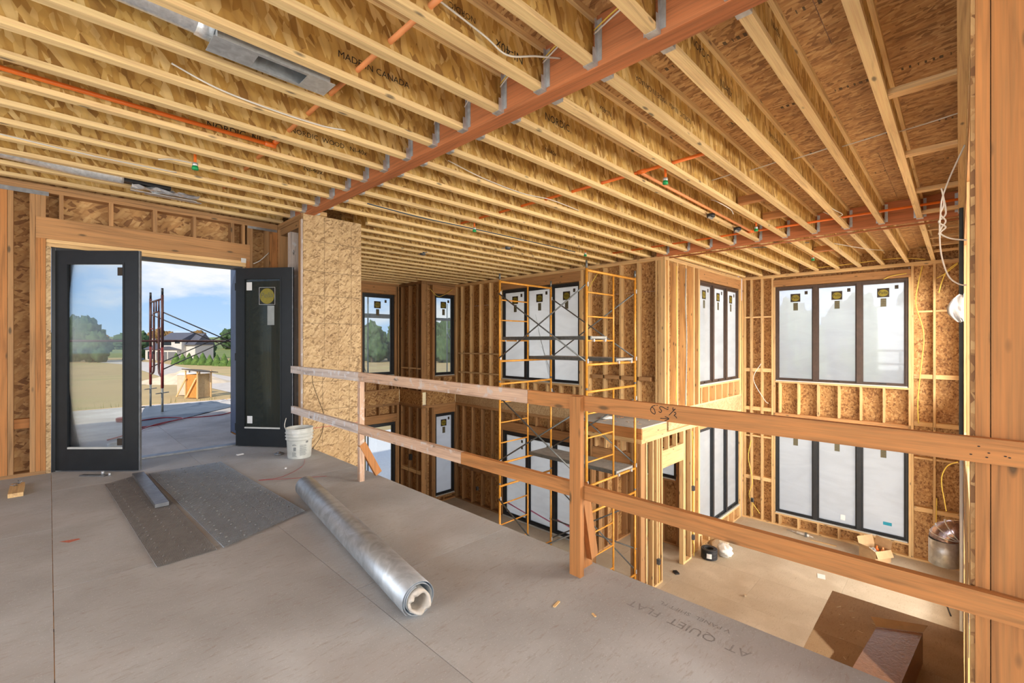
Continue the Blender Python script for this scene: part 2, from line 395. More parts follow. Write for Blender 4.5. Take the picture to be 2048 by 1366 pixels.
plain('bark', (0.10, 0.075, 0.05), 0.9, 0, 0.3, 6)
plain('weeds', (0.25, 0.24, 0.07), 0.9, 0, 0.35, 12)
plain('sand', (0.62, 0.50, 0.36), 0.9, 0, 0.14, 1.2, bmp=0.5)
plain('gravel_road', (0.55, 0.49, 0.43), 0.9, 0, 0.12, 0.8)
plain('gravel', (0.78, 0.76, 0.77), 0.9, 0, 0.2, 28)
plain('hill', (0.17, 0.21, 0.055), 0.95, 0, 0.3, 0.06, col2=(0.30, 0.26, 0.09))
plain('field', (0.47, 0.335, 0.155), 0.95, 0, 0.22, 0.09, col2=(0.27, 0.28, 0.09), dist=0.4)

plain('cardboard_core', (0.62, 0.56, 0.48), 0.85, 0, 0.15, 30)
plain('stamp_grey', (0.29, 0.285, 0.28), 0.85, 0, 0.25, 50)
plain('chalk_red', (0.55, 0.17, 0.11), 0.85, 0, 0.25, 50)
plain('wood_red_pipe', (0.55, 0.22, 0.09), 0.5, 0, 0.15, 8)
plain('wood_pale_flat', (0.66, 0.47, 0.27), 0.75, 0, 0.15, 9)
plain('sand_red', (0.58, 0.36, 0.20), 0.9, 0, 0.12, 1.0)
plain('red_leaf', (0.45, 0.07, 0.03), 0.85, 0, 0.3, 3)

def glass(name, tint, gloss, film=0.0, filmcol=(0.92, 0.94, 0.95)):
    m = bpy.data.materials.new(name); m.use_nodes = True; t = m.node_tree; t.nodes.clear()
    o_ = t.nodes.new('ShaderNodeOutputMaterial'); tr = t.nodes.new('ShaderNodeBsdfTransparent'); tr.inputs[0].default_value = (*tint, 1)
    gl = t.nodes.new('ShaderNodeBsdfGlossy'); gl.inputs['Roughness'].default_value = 0.03
    f = t.nodes.new('ShaderNodeFresnel'); f.inputs[0].default_value = 1.45
    mu = t.nodes.new('ShaderNodeMath'); mu.operation = 'MULTIPLY'; mu.inputs[1].default_value = gloss; t.links.new(f.outputs[0], mu.inputs[0])
    sh = tr.outputs[0]
    if film:
        tl = t.nodes.new('ShaderNodeBsdfTranslucent'); df = t.nodes.new('ShaderNodeBsdfDiffuse')
        cl = noise_tex(t, coords(t, (1.1, 1.1, 3.2)), 1.0, 5, 1.5)
        cc = ramp(t, cl, [(0.35, mul(filmcol, 0.93)), (0.6, filmcol)])
        t.links.new(cc, tl.inputs[0]); t.links.new(cc, df.inputs[0])
        a = t.nodes.new('ShaderNodeMixShader'); a.inputs[0].default_value = 0.12; t.links.new(tl.outputs[0], a.inputs[1]); t.links.new(df.outputs[0], a.inputs[2])
        b_ = t.nodes.new('ShaderNodeMixShader'); b_.inputs[0].default_value = film; t.links.new(sh, b_.inputs[1]); t.links.new(a.outputs[0], b_.inputs[2]); sh = b_.outputs[0]
    mxs = t.nodes.new('ShaderNodeMixShader'); t.links.new(mu.outputs[0], mxs.inputs[0]); t.links.new(sh, mxs.inputs[1]); t.links.new(gl.outputs[0], mxs.inputs[2])
    t.links.new(mxs.outputs[0], o_.inputs[0]); M[name] = m
glass('glass', (0.93, 0.96, 0.95), 1.0)
glass('glass_dusty', (0.93, 0.96, 0.96), 1.0, 0.05)
glass('glass_reflection', (0.55, 0.62, 0.61), 1.0, 0.16, (0.62, 0.70, 0.68))  # teal reflections are painted into the tint and film colour
glass('film', (0.9, 0.92, 0.93), 0.7, 0.78)
glass('film_thin', (0.90, 0.92, 0.94), 0.8, 0.40)
# ================================================================ the setting
LOW = -3.19          # lower floor
CZ = 3.10            # underside of the joists
CT = 3.402           # underside of the deck above
S = 0.4064           # joist and stud spacing
T2 = 0.038           # thickness of dressed two-inch lumber

def geo_boxes(bl):
    V, F = [], []
    for x0, x1, y0, y1, z0, z1 in bl:
        k = len(V)
        V += [(x0, y0, z0), (x1, y0, z0), (x1, y1, z0), (x0, y1, z0), (x0, y0, z1), (x1, y0, z1), (x1, y1, z1), (x0, y1, z1)]
        F += [tuple(i+k for i in f) for f in BF]
    return V, F

# ---- loft floor
fl = struct('floor', (0, 2, -0.02), 'dusty grey loft deck of wooden subfloor sheets')
xs = [-3.64, -2.421, -1.202, 0.017, 1.236, 2.455]
for i in range(5):
    ys = [-3.0] + [y for y in ((-1.2, 1.24, 3.68, 6.12) if i % 2 else (0.02, 2.46, 4.90)) ] + [7.13]
    for a, b in zip(ys, ys[1:]):
        box('floor_panel', xs[i]+0.0015, xs[i+1]-0.0015, a+0.0015, b-0.0015, -0.02, 0, 'floor_loft', fl)
box('rim_board', 2.41, 2.45, -0.02, 6.10, -0.36, -0.021, 'osb_rim', fl)
for i in range(14):
    box('floor_joist', -3.6, 2.405, 0.2+i*0.5, 0.238+i*0.5, -0.32, -0.021, 'wood', fl)
# ---- lower floor
fl2 = struct('floor', (7, 5, LOW-0.02), 'tan wooden subfloor of the lower storey')
xs = [1.2+1.219*i for i in range(11)]
for i in range(10):
    ys = [-0.2] + [y for y in [(-0.9 if i % 2 else 0.32)+2.438*j for j in range(6)] if -0.1 < y < 12] + [12.0]
    for a, b in zip(ys, ys[1:]):
        if xs[i] > 10.5 and a > 5.6: continue
        box('floor_panel', xs[i]+0.001, xs[i+1]-0.001, a+0.001, b-0.001, LOW-0.02, LOW, 'floor_low', fl2)

# ---- ceiling: deck sheets on I-joists
ce = struct('ceiling', (4, 3, CT), 'open ceiling of wooden I-joists under strand-board deck sheets')
x = -3.65; row = 0
while x < 12.9:
    x1 = min(x+2.438, 12.98); y = -3.05 + (0.6 if row % 2 else 0)
    if row % 2: box('deck_panel', x+0.002, x1-0.002, -3.05, -2.452, CT, CT+0.018, 'osb_deck', ce)
    while y < 11.9:
        if not (x > 8.7 and y > 4.2) and not (x1 < 2.3 and y > 7.1):
            box('deck_panel', x+0.002, x1-0.002, y+0.002, y+1.217, CT, CT+0.018, 'osb_deck', ce)
        y += 1.219
    x = x1; row += 1
JY = lambda k: 0.383+S*k
def joist(x0, x1, y):
    w = box('i_joist', x0, x1, y-0.005, y+0.005, CZ+0.030, CT-0.030, 'osb_web', ce)
    box('flange', x0, x1, y-0.032, y+0.032, CZ, CZ+T2, 'wood_flange', w)
    box('flange', x0, x1, y-0.032, y+0.032, CT-T2, CT-0.001, 'wood_flange', w)
    return w
LJ, RJ = {}, {}
for k in range(-8, 17): LJ[k] = joist(-3.6, 2.336, JY(k))
for k in range(-1, 29):
    y = JY(k); x0 = 2.467 if y < 6.0 else 3.2
    if y < 4.2:
        RJ[k] = joist(x0, 8.358, y); joist(8.492, 12.95, y)
    else:
        RJ[k] = joist(x0, 8.55 if y < 10.7 else 7.38, y)
for xb in (4.07, 5.49, 6.90, 8.10): box('blocking', xb-0.045, xb+0.045, JY(-1)+0.033, JY(0)-0.033, CZ+0.01, CZ+0.048, 'wood_pale', ce)
for xb in (9.6, 10.4, 11.2, 12.0): box('blocking', xb-0.045, xb+0.045, JY(-1)+0.033, JY(0)-0.033, CZ+0.05, CZ+0.088, 'wood_pale', ce)
box('blocking', 6.05, 6.14, JY(3)+0.033, JY(4)-0.033, CZ+0.04, CZ+0.13, 'wood_tan', ce)
box('blocking', 7.05, 7.14, JY(3)+0.033, JY(4)-0.033, CZ+0.04, CZ+0.13, 'wood_tan', ce)
box('blocking', 10.2, 10.32, JY(3)+0.033, JY(4)-0.033, CZ+0.03, CZ+0.12, 'wood_tan', ce)
box('rim_board', 12.955, 12.985, -0.2, 4.2, CZ, CT, 'osb_wall', ce)
box('rim_board', -3.6, 2.31, 7.10, 7.14, CZ, CT+0.018, 'osb_wall', ce); box('rim_board', 8.555, 8.585, 4.25, 10.78, CZ, CT+0.018, 'osb_wall', ce)
box('rim_board', 7.385, 7.41, 10.79, 11.95, CZ, CT+0.018, 'osb_wall', ce); box('rim_board', 3.15, 7.41, 11.90, 11.93, CZ, CT+0.018, 'osb_wall', ce)
box('rim_board', 7.41, 8.58, 10.79, 10.82, CZ, CT+0.018, 'osb_wall', ce); box('rim_board', 8.6, 12.95, 4.24, 4.27, CZ, CT+0.018, 'osb_wall', ce)
box('sun_block_panel', -5.4, -3.66, -4.4, 7.2, CT-0.02, CT+0.018, 'osb_deck', ce)  # unseen overhang added to keep sun off the loft floor in view
# stamps on the joist webs and on the deck
def stamp(j, x, body, size, flip=False, z=None, mat='ink'):
    y = FP[j.name].y - 0.0058; s = -1 if flip else 1
    text('stamp', body, size, (x, y, z or (CZ+CT)/2), (s, 0, 0), (0, 0, s), mat, j)
stamp(LJ[6], 1.55, 'MADE IN CANADA', 0.062)
stamp(LJ[7], 1.05, 'A', 0.08)
stamp(LJ[4], 1.55, 'NORDIC   SERIES', 0.05, True, CZ+0.18); stamp(LJ[4], 2.02, 'NI-40x', 0.085, True, CZ+0.13)
stamp(LJ[10], 1.12, 'NORDIC  NI', 0.075, False, CZ+0.12); stamp(LJ[9], 1.78, 'NORDIC  WOOD   NI-40x', 0.06, False, CZ+0.11)
stamp(LJ[11], 1.95, 'NI-40x', 0.07, False, CZ+0.12)
stamp(RJ[2], 2.95, 'NORDIC', 0.075, False, CZ+0.2); stamp(RJ[2], 3.4, 'NI-40x', 0.08, False, CZ+0.13)
stamp(RJ[3], 3.3, 'NORDIC  NI-40x   MADE IN CANADA', 0.055, True); stamp(RJ[4], 3.1, 'NI-40x', 0.06, True); stamp(RJ[5], 3.0, 'NORDIC', 0.085, False, CZ+0.16)
stamp(RJ[1], 3.05, 'NI-40x', 0.06, False, CZ+0.19); stamp(RJ[6], 3.4, 'NI-40x', 0.06, False); stamp(RJ[2], 4.6, 'NORDIC NI-40x', 0.05, True)
for xx in (3.15, 4.35, 5.6, 6.8):                                # rows of printed bars across the deck sheets
    for k in range(0, 4):
        bl = []
        for q in range(7):
            if random.random() < 0.8:
                yy = JY(k-1)+0.06+q*0.042; bl.append((xx-0.02, xx+0.02, yy, yy+random.choice((0.006, 0.012, 0.02)), CT-0.0015, CT-0.0005))
        V, F = geo_boxes(bl); mk('deck_print', V, F, 'ink_soft', ce)

# ---- beams with their joist hangers
def hanger_geo(x, sx, y):                                        # sx: which way the joist leaves the beam face
    a = 0.052*sx
    q = lambda p: (min(p[0], p[1]), max(p[0], p[1]))
    X0, X1 = q((x, x+a)); E0, E1 = q((x, x+0.003*sx))
    bl = [(X0, X1, y-0.036, y+0.036, CZ-0.0045, CZ-0.001)]
    for s in (-1, 1):
        y0, y1 = sorted((y+s*0.0335, y+s*0.0365))
        bl.append((X0, X1, y0, y1, CZ-0.001, CZ+0.09)); bl.append((min(x, x+0.03*sx), max(x, x+0.03*sx), y0, y1, CZ+0.09, CT-0.03))
        t0, t1 = sorted((y+s*0.0365, y+s*0.066)); bl.append((E0, E1, t0, t1, CZ+0.02, CT-0.03))
    return bl
def hanger(x, sx, y, parent):
    V, F = geo_boxes(hanger_geo(x, sx, y)); return mk('joist_hanger', V, F, 'galv', parent)
b1 = struct('trim_1', (2.4, 3, CZ-0.012), 'reddish laminated ceiling beam over the loft edge'); b1['category'] = 'beam'
for i in range(3): box('ply', 2.338+i*0.0425, 2.338+i*0.0425+0.0415, -0.18, 6.6, CZ-0.012, CT-0.002, 'wood_red', b1)
for k in range(-1, 16): hanger(2.3375, -1, JY(k), b1)
for k in range(-1, 15): hanger(2.4655, 1, JY(k), b1)
b2 = struct('trim_2', (8.42, 2, CZ-0.012), 'reddish laminated ceiling beam above the inner wall corner'); b2['category'] = 'beam'
for i in range(3): box('ply', 8.36+i*0.044, 8.36+i*0.044+0.043, -0.18, 4.24, CZ-0.012, CT-0.002, 'wood_red', b2)
for k in range(-1, 10): hanger(8.3595, -1, JY(k), b2); hanger(8.4925, 1, JY(k), b2)

# ---- framed walls
def frame_wall(rt, plane, w, u0, u1, z0, z1, openings=(), mat='wood', sheath='osb_wall', sgn=1, off=0.0, hh=0.235, tops=2, blocks=(), skip_bottom=False, extra=(), depth=0.14):
    d = depth*sgn; zt = z1-T2*tops; zb = z0 if skip_bottom else z0+T2
    B = lambda n, a, b, c, e_, m=mat, f0=0.0, f1=1.0: pbox(n, plane, a, b, w+d*f0, w+d*f1, c, e_, m, rt)
    segs = [(u0, u1)]
    for a, b, c, e_ in openings:
        if c <= z0+0.05: segs = [s for (p, q) in segs for s in ((p, min(q, a)), (max(p, b), q)) if s[1]-s[0] > 0.01]
    if not skip_bottom:
        for p, q in segs: B('bottom_plate', p, q, z0, z0+T2)
    for i in range(tops): B('top_plate', u0, u1, z1-T2*(i+1)+0.0005, z1-T2*i)
    full = []
    n = int((u1-u0)/S)+2
    us = sorted(set([round(u0+T2/2, 4), round(u1-T2/2, 4)] + [round(u0+off+S*i, 4) for i in range(n) if u0+T2 < u0+off+S*i < u1-T2] + [round(v, 4) for v in extra]))
    for u in us:
        hit = [o for o in openings if o[0]-0.10 < u < o[1]+0.10]
        if not hit:
            if not full or u-full[-1] > T2+0.002: B('stud', u-T2/2, u+T2/2, zb, zt); full.append(u)
            continue
        o = hit[0]
        if o[0]+0.02 < u < o[1]-0.02:
            zc = zb
            for a, b, c, e_ in sorted(hit, key=lambda q: q[2]):
                if c-T2-zc > 0.06: B('cripple_stud', u-T2/2, u+T2/2, zc, c-T2-0.001)
                zc = min(e_+hh+0.02, zt)
            if zt-zc > 0.06: B('cripple_stud', u-T2/2, u+T2/2, zc, zt)
    done = set()
    for a, b, c, e_ in openings:
        ht = min(e_+0.012+hh, zt)
        B('header', a-0.04, b+0.04, e_+0.012, ht, 'header')
        if c > z0+0.05: B('sill_plate', a-0.002, b+0.002, c-T2-0.001, c-0.001)
        for s, uu in ((-1, a), (1, b)):
            t0, t1 = sorted((uu+s*0.002, uu+s*(0.002+T2))); k0, k1 = sorted((uu+s*(0.0405+0.002), uu+s*(0.0405+T2+0.002)))
            if k0 < u0-0.001 or k1 > u1+0.001: continue
            B('trimmer_stud', t0, t1, zb, e_+0.011) if (a, 't', s) not in done else None
            if (round(uu, 2), s) not in done:
                B('king_stud', k0, k1, zb, zt); done.add((round(uu, 2), s))
            done.add((a, 't', s))
    for a, b, z in blocks: B('blocking', a, b, z, z+T2) if z != -99 else None
    if sheath:
        cuts = sorted(set([u0, u1] + [u0+1.219*i for i in range(1, int((u1-u0)/1.219)+1)] + [v for o in openings for v in o[:2] if u0 < v < u1]))
        for p, q in zip(cuts, cuts[1:]):
            if q-p < 0.004: continue
            mid = (p+q)/2; iv = [(z0, z1)]
            for a, b, c, e_ in openings:
                if a < mid < b: iv = [s for (r0, r1) in iv for s in ((r0, min(r1, c)), (max(r0, e_), r1)) if s[1]-s[0] > 0.01]
            for r0, r1 in iv:
                zz = r0
                while zz < r1-0.01:
                    e2 = min(zz+2.438, r1)
                    pbox('sheathing_panel', plane, p+0.001, q-0.001, w+d, w+d+0.012*sgn, zz+0.001, e2-0.001, sheath, rt); zz = e2

WX = 8.43
UZ0, UZ1 = 0.43, 2.78
# wall with the large window behind the scaffold (upper and lower storey)
w3 = struct('wall_middle', (WX, 7.4, LOW), 'two-storey stud wall with strand-board sheathing behind the yellow scaffold')
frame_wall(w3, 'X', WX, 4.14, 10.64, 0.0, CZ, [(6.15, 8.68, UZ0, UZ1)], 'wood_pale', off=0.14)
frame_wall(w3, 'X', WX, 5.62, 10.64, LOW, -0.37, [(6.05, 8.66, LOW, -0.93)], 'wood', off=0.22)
for a in (4.14, 6.58, 9.02): box('rim_board', WX, WX+0.03, a, min(a+2.436, 10.63), -0.369, -0.001, 'osb_rim', w3)
box('blocking', WX, WX+0.14, 4.40, 5.80, 0.62, 0.70, 'wood', w3)
for z in (0.45, 1.0): box('blocking', WX, WX+0.14, 8.78, 10.5, z+0.06, z+0.098, 'wood_pale', w3)
box('blocking', WX, WX+0.14, 8.78, 10.5, -2.25, -2.16, 'wood', w3)
# wall running away to the far corner
w4 = struct('wall_return', (10.6, 4.14, LOW), 'two-storey stud wall between the inner corner and the far corner')
frame_wall(w4, 'Y', 4.10, WX+0.001, 12.82, 0.0, CZ, [(10.12, 12.70, UZ0, UZ1)], 'wood_pale', off=0.16)
frame_wall(w4, 'Y', 4.10, 9.62, 12.82, LOW, -0.37, [(10.12, 12.70, -2.86, -0.55)], 'wood_pale', off=0.2)
box('rim_board', WX+0.16, 10.7, 4.10, 4.13, -0.369, -0.001, 'osb_rim', w4); box('rim_board', 10.702, 12.82, 4.10, 4.13, -0.369, -0.001, 'osb_rim', w4)
# far wall, framed in one height
w5 = struct('wall_far', (12.82, 2, LOW), 'tall far stud wall with warm strand-board bays and stacked windows')
frame_wall(w5, 'X', 12.82, -0.04, 4.09, LOW, CZ, [(0.77, 3.31, UZ0, UZ1), (0.77, 3.31, -2.88, -0.55)], 'wood_pale', off=0.405,
           extra=(3.87,), hh=0.17)
for z, m in ((2.03, 'wood_pale'), (0.64, 'wood_pale'), (-0.36, 'wood_pale'), (-1.05, 'wood_pale'), (-2.15, 'wood_pale')):
    h = T2 if z in (2.03, -1.05) else 0.09
    for a, b in ((0.0, 0.345), (0.391, 0.685), (3.395, 3.845), (3.895, 4.05)): box('blocking', 12.83, 12.96, a, b, z, z+h, m, w5)
# bay at the back left
wa = struct('wall_bay_left', (5, 11.8, LOW), 'stud wall at the end of the great room with a tall dark window')
frame_wall(wa, 'Y', 11.78, 3.15, 7.24, 0.0, CZ, [(6.08, 7.09, UZ0, UZ1)], 'wood', off=0.2)
frame_wall(wa, 'Y', 11.78, 3.15, 7.24, LOW, -0.37, [(6.06, 7.12, LOW, -0.93)], 'wood', off=0.2)
box('rim_board', 3.15, 5.4, 11.78, 11.81, -0.369, -0.001, 'osb_wall', wa); box('rim_board', 5.402, 7.24, 11.78, 11.81, -0.369, -0.001, 'osb_wall', wa)
wb = struct('wall_bay_step', (7.25, 11.2, LOW), 'short stud wall stepping between the two narrow windows')
frame_wall(wb, 'X', 7.25, 10.64, 11.92, 0.0, CZ, (), 'wood', off=0.25); frame_wall(wb, 'X', 7.25, 10.64, 11.92, LOW, -0.37, (), 'wood', off=0.25)
box('rim_board', 7.25, 7.28, 10.64, 11.78, -0.369, -0.001, 'osb_wall', wb)
box('blocking', 7.25, 7.39, 10.70, 11.7, 0.64, 0.678, 'wood_pale', wb); box('blocking', 7.25, 7.39, 10.70, 11.7, -2.3, -2.21, 'wood_pale', wb)
wc = struct('wall_bay_right', (7.9, 10.64, LOW), 'short stud wall with a narrow dark window beside the wide stud wall')
frame_wall(wc, 'Y', 10.64, 7.41, 8.56, 0.0, CZ, [(7.70, 8.42, UZ0, UZ1)], 'wood', off=0.2); frame_wall(wc, 'Y', 10.64, 7.41, 8.56, LOW, -0.37, [(7.72, 8.42, -3.02, -0.66)], 'wood', off=0.2)
box('rim_board', 7.41, 8.43, 10.64, 10.67, -0.369, -0.001, 'osb_wall', wc)
# right wall (seen edge-on), its openings added to admit sun and fill light
wr = struct('wall_right', (7.5, -0.1, LOW), 'long right stud wall seen edge-on, with openings added to admit light')
frame_wall(wr, 'Y', -0.04, 2.53, 12.81, 0.0, CZ-0.001, [(3.5, 4.8, 0.5, 2.6), (5.1, 7.6, 0.35, 2.55), (9.0, 12.55, 0.35, 2.5)], 'wood_pale', sgn=-1, off=0.3)
frame_wall(wr, 'Y', -0.04, 2.53, 3.30, LOW, -0.37, (), 'wood_pale', sgn=-1, off=0.3)
frame_wall(wr, 'Y', -0.04, 4.10, 12.81, LOW, -0.37, [(6.6, 7.9, -2.9, -0.75), (9.4, 11.9, -2.9, -0.75)], 'wood_pale', sgn=-1, off=0.3)  # gap before this run lets a sun patch reach the landing
box('rim_board', 2.53, 3.30, -0.18, -0.041, -0.369, -0.001, 'osb_rim', wr); box('rim_board', 4.10, 12.8, -0.18, -0.041, -0.369, -0.001, 'osb_rim', wr)
box('sun_block_slab', 5.2, 12.8, -2.45, -0.20, -0.36, -0.12, 'floor_grey', wr)  # unseen slab added to block direct sun at the lower openings
wq = struct('wall_column', (2.45, -0.15, 0), 'built-up column of orange pine studs at the right end of the guard rail')
box('stud', 2.385, 2.525, -0.0795, -0.042, 0.0, CZ-0.001, 'wood_tan', wq)
box('stud', 2.386, 2.424, -0.223, -0.0825, 0.0, CZ-0.001, 'wood_tan', wq)
box('stud', 2.43, 2.525, -0.118, -0.081, 0.0, CZ-0.001, 'wood', wq)
box('stud', 2.386, 2.424, -0.365, -0.225, 0.0, CZ-0.001, 'wood_tan', wq)
box('packer', 2.395, 2.52, -0.0415, -0.030, 0.0, CZ-0.001, 'osb_wall', wq)
wk = struct('wall_right_near', (2.45, -1.6, 0), 'stud wall running back from the orange column')
frame_wall(wk, 'X', 2.43, -3.0, -0.37, 0.0, CZ-0.001, [(-2.6, -0.6, 0.3, 2.7)], 'wood', off=0.2, depth=0.09)  # unseen opening added so that sun reaches the landing

# great-room side of the terrace, wrapped in blue membrane, and the chase beside the glazed doors
wl = struct('wall_terrace', (3.15, 10, LOW), 'outer wall wrapped in dark blue membrane beside the glazed doors')
box('sheathing_panel', 3.15, 3.165, 8.36, 11.93, LOW, 3.42, 'osb_wall', wl); box('membrane', 3.146, 3.149, 8.345, 11.93, LOW, 3.42, 'blue_wrap', wl)
box('sheathing_panel', 2.06, 2.075, 7.16, 8.34, -0.02, 3.42, 'osb_wall', wl); box('membrane', 2.05, 2.058, 7.155, 8.345, -0.02, 3.42, 'blue_wrap', wl)
box('sheathing_panel', 2.06, 3.15, 8.341, 8.356, LOW, 3.42, 'osb_wall', wl); box('membrane', 2.05, 3.15, 8.357, 8.362, LOW, 3.42, 'blue_wrap', wl)
ch = struct('wall_chase', (2.7, 6.12, LOW), 'pale strand-board faced chase beside the open glazed door')
# face towards the void: strand-board sheets with their printed cut lines
YC = 6.10
for (x0, x1, z0, z1) in ((2.325, 2.80, 1.23, 3.098), (2.802, 3.13, 1.23, 3.098), (2.325, 2.80, 0.02, 1.228), (2.802, 3.13, 0.02, 1.228), (2.46, 3.13, -1.22, 0.018), (2.46, 3.13, LOW, -1.222)):
    box('sheathing_panel', x0, x1, YC, YC+0.012, z0, z1, 'osb_pale', ch)
for z in (2.75, 2.35, 2.03, 1.66, 0.88, 0.50): box('panel_line', 2.33, 3.12, YC-0.0008, YC-0.0002, z, z+0.005, 'ink_soft', ch)
for xx, z0, z1 in ((2.60, 1.24, 3.08), (2.98, 1.24, 3.05), (2.575, 0.03, 1.22), (2.95, -0.5, 1.22), (3.08, -0.9, 1.22)): box('panel_line', xx, xx+0.004, YC-0.0008, YC-0.0002, z0, z1, 'ink_soft', ch)
box('panel_line', 2.33, 3.12, YC-0.0008, YC-0.0002, 0.27, 0.276, 'red_hose', ch)
tube('saw_cut', smooth_path([(2.44, YC-0.0005, 0.98), (2.45, YC-0.0005, 0.86), (2.53, YC-0.0005, 0.62), (2.60, YC-0.0005, 0.40), (2.55, YC-0.0005, 0.15), (2.42, YC-0.0005, -0.02)]), 0.004, 'ink_soft', ch, 5)
box('stud', 2.31, 2.45, YC+0.013, YC+0.050, 0, 3.02, 'wood_grey', ch); box('stud', 2.31, 2.45, YC+0.052, YC+0.089, 0, 3.02, 'wood', ch); box('stud', 2.31, 2.45, YC+0.091, YC+0.128, 0, 3.02, 'wood', ch)
box('stud', 2.33, 2.45, 6.56, 6.66, 0, 3.02, 'wood_grey', ch); box('stud', 2.31, 2.45, 6.92, 6.998, 0, 3.02, 'wood', ch)
box('top_plate', 2.31, 2.45, YC+0.013, 6.998, 3.021, 3.058, 'wood', ch); box('top_plate', 2.31, 2.45, YC+0.013, 6.998, 3.06, 3.098, 'wood', ch)
box('header', 2.32, 2.45, YC+0.13, 6.91, 2.93, 3.02, 'wood', ch)
box('shade_panel', 3.11, 3.13, YC+0.02, 8.33, LOW, 3.09, 'black', ch); box('floor_panel', 2.456, 3.10, YC+0.02, 8.33, -0.02, 0, 'floor_loft', ch); box('shade_panel', 2.46, 3.10, 7.30, 7.32, 0.001, 3.09, 'black', ch)  # black panels paint the unlit depth of the chase
# top trim where the chase meets the joists
box('plate_block', 2.47, 2.62, 6.06, 6.16, CZ, CZ+0.05, 'wood_pale', ch)

# ---- wall with the glazed doors (left)
wd_ = struct('wall_left', (0, 7.05, 0), 'stud wall with header around the glazed door opening')
B = lambda n, a, b, c, e_, m='wood', y0=7.0, y1=7.14: box(n, a, b, y0, y1, c, e_, m, wd_)
for a, b, m in ((-0.351, -0.302, 'wood_tan'), (-0.299, -0.259, 'wood'), (-0.142, -0.102, 'wood'), (1.953, 1.985, 'wood'), (2.162, 2.196, 'wood'), (2.20, 2.306, 'wood_tan')): B('stud', a, b, T2, 3.02, m)
for a, b in ((-0.100, -0.064), (-0.062, -0.024)): B('trimmer_stud', a, b, T2, 2.525, 'wood_tan')
B('trimmer_stud', 1.905, 1.951, T2, 2.525, 'wood_tan')
for a, b in ((-0.10, -0.064), (-0.062, -0.024), (0.078, 0.113), (0.487, 0.525), (0.890, 0.930), (1.294, 1.328), (1.72, 1.758), (1.858, 1.89), (1.915, 1.951)): B('cripple_stud', a, b, 2.756, 3.02)
B('header', -0.098, 1.951, 2.526, 2.755, 'header', 6.998)
B('bottom_plate', -3.6, -0.024, 0, T2); B('bottom_plate', 1.90, 2.306, 0, T2)
B('top_plate', -3.6, 2.306, 3.0205, 3.058); B('top_plate', -3.6, 2.306, 3.0595, 3.098)
for i in range(1, 8): B('stud', -0.37-S*i, -0.332-S*i, T2, 3.02)
for a, b in ((-3.6, -1.9), (-1.898, -0.10), (-0.098, 0.0)): box('sheathing_panel', a, b, 7.14, 7.152, 0, 3.1, 'osb_wall', wd_)
box('sheathing_panel', 0.0, 1.90, 7.14, 7.152, 2.50, 3.1, 'osb_wall', wd_); box('sheathing_panel', 1.90, 2.306, 7.14, 7.152, 0, 3.1, 'osb_wall', wd_)
B('sill_plate', -0.022, 1.904, 2.487, 2.525, 'wood_pale', 7.01); B('sill_plate', -0.022, 1.904, 2.447, 2.485, 'wood_pale', 7.015)
B('jamb_liner', -0.022, 0.016, 0.0, 2.446, 'osb_pale', 7.0); B('jamb_liner', 1.868, 1.904, 0.0, 2.446, 'osb_pale', 7.02)
box('blocking', -0.257, -0.145, 7.06, 7.14, 0.50, 0.60, 'wood_tan', wd_)
box('strap', -0.36, 0.0, 6.9965, 6.9995, 2.985, 3.03, 'galv_dark', wd_); box('strap', 1.92, 2.30, 6.9965, 6.9995, 2.985, 3.02, 'galv_dark', wd_)
box('label', 1.84, 1.90, 6.990, 6.9965, 2.50, 2.56, 'fabric_white', wd_)

# ---- doors
dw = struct('door_1', (0.9, 7.05, 0), 'dark frame and threshold of the glazed double door')
box('jamb', 0.018, 0.050, 7.03, 7.13, 0.0, 2.445, 'frame_door', dw); box('jamb', 1.833, 1.865, 7.03, 7.13, 0.0, 2.445, 'frame_door', dw)
box('head', 0.051, 1.832, 7.03, 7.13, 2.405, 2.445, 'frame_door', dw); box('threshold', 0.051, 1.832, 7.03, 7.16, 0.0, 0.018, 'galv_dark', dw)
def leaf(name, label, hinge, ang, width, pane, mirror):
    r = struct(name, (hinge[0], hinge[1], 0.012), label, rz=ang)
    H_ = 2.40; t = 0.0225; sd = 0.115
    box('stile', 0.004, sd, -t, t, 0, H_, 'frame_door', r); box('stile', width-sd-0.03, width, -t, t, 0, H_, 'frame_door', r)
    box('rail', sd, width-sd-0.03, -t, t, 0, 0.235, 'frame_door', r); box('rail', sd, width-sd-0.03, -t, t, H_-0.13, H_, 'frame_door', r)
    g = box('pane', sd, width-sd-0.03, -0.004, 0.004, 0.235, H_-0.13, pane, r)
    for a, b in ((sd, sd+0.02), (width-sd-0.05, width-sd-0.03)): box('glazing_bead', a, b, -t-0.004, -0.006, 0.235, H_-0.13, 'frame_door', r)
    for z in (0.235, H_-0.15): box('glazing_bead', sd+0.02, width-sd-0.05, -t-0.004, -0.006, z, z+0.02, 'frame_light' if z < 1 else 'frame_door', r)
    box('edge_strip', width, width+0.012, -t*0.6, t*0.6, 0.0, H_, 'galv_dark', r)
    for z in (0.25, 1.2, 2.15): box('hinge', -0.018, 0.004, -0.012, 0.012, z-0.05, z+0.05, 'black', r)
    return r, g
dl, g = leaf('door_2', 'black framed glass door leaf standing open on the wall with bare studs', (0.062, 7.045), math.atan2(-0.629, 0.635), 0.895, 'glass_dusty', False)
box('label', 0.66, 0.715, -0.0062, -0.0045, 2.13, 2.22, 'sticker', g); box('label', 0.655, 0.71, -0.0062, -0.0045, 0.27, 0.345, 'sticker', g)
dr, g = leaf('door_3', 'black framed glass door leaf standing open against the strand-board chase', (1.79, 7.01), math.atan2(-0.65, 0.50), 0.815, 'glass_reflection', True)
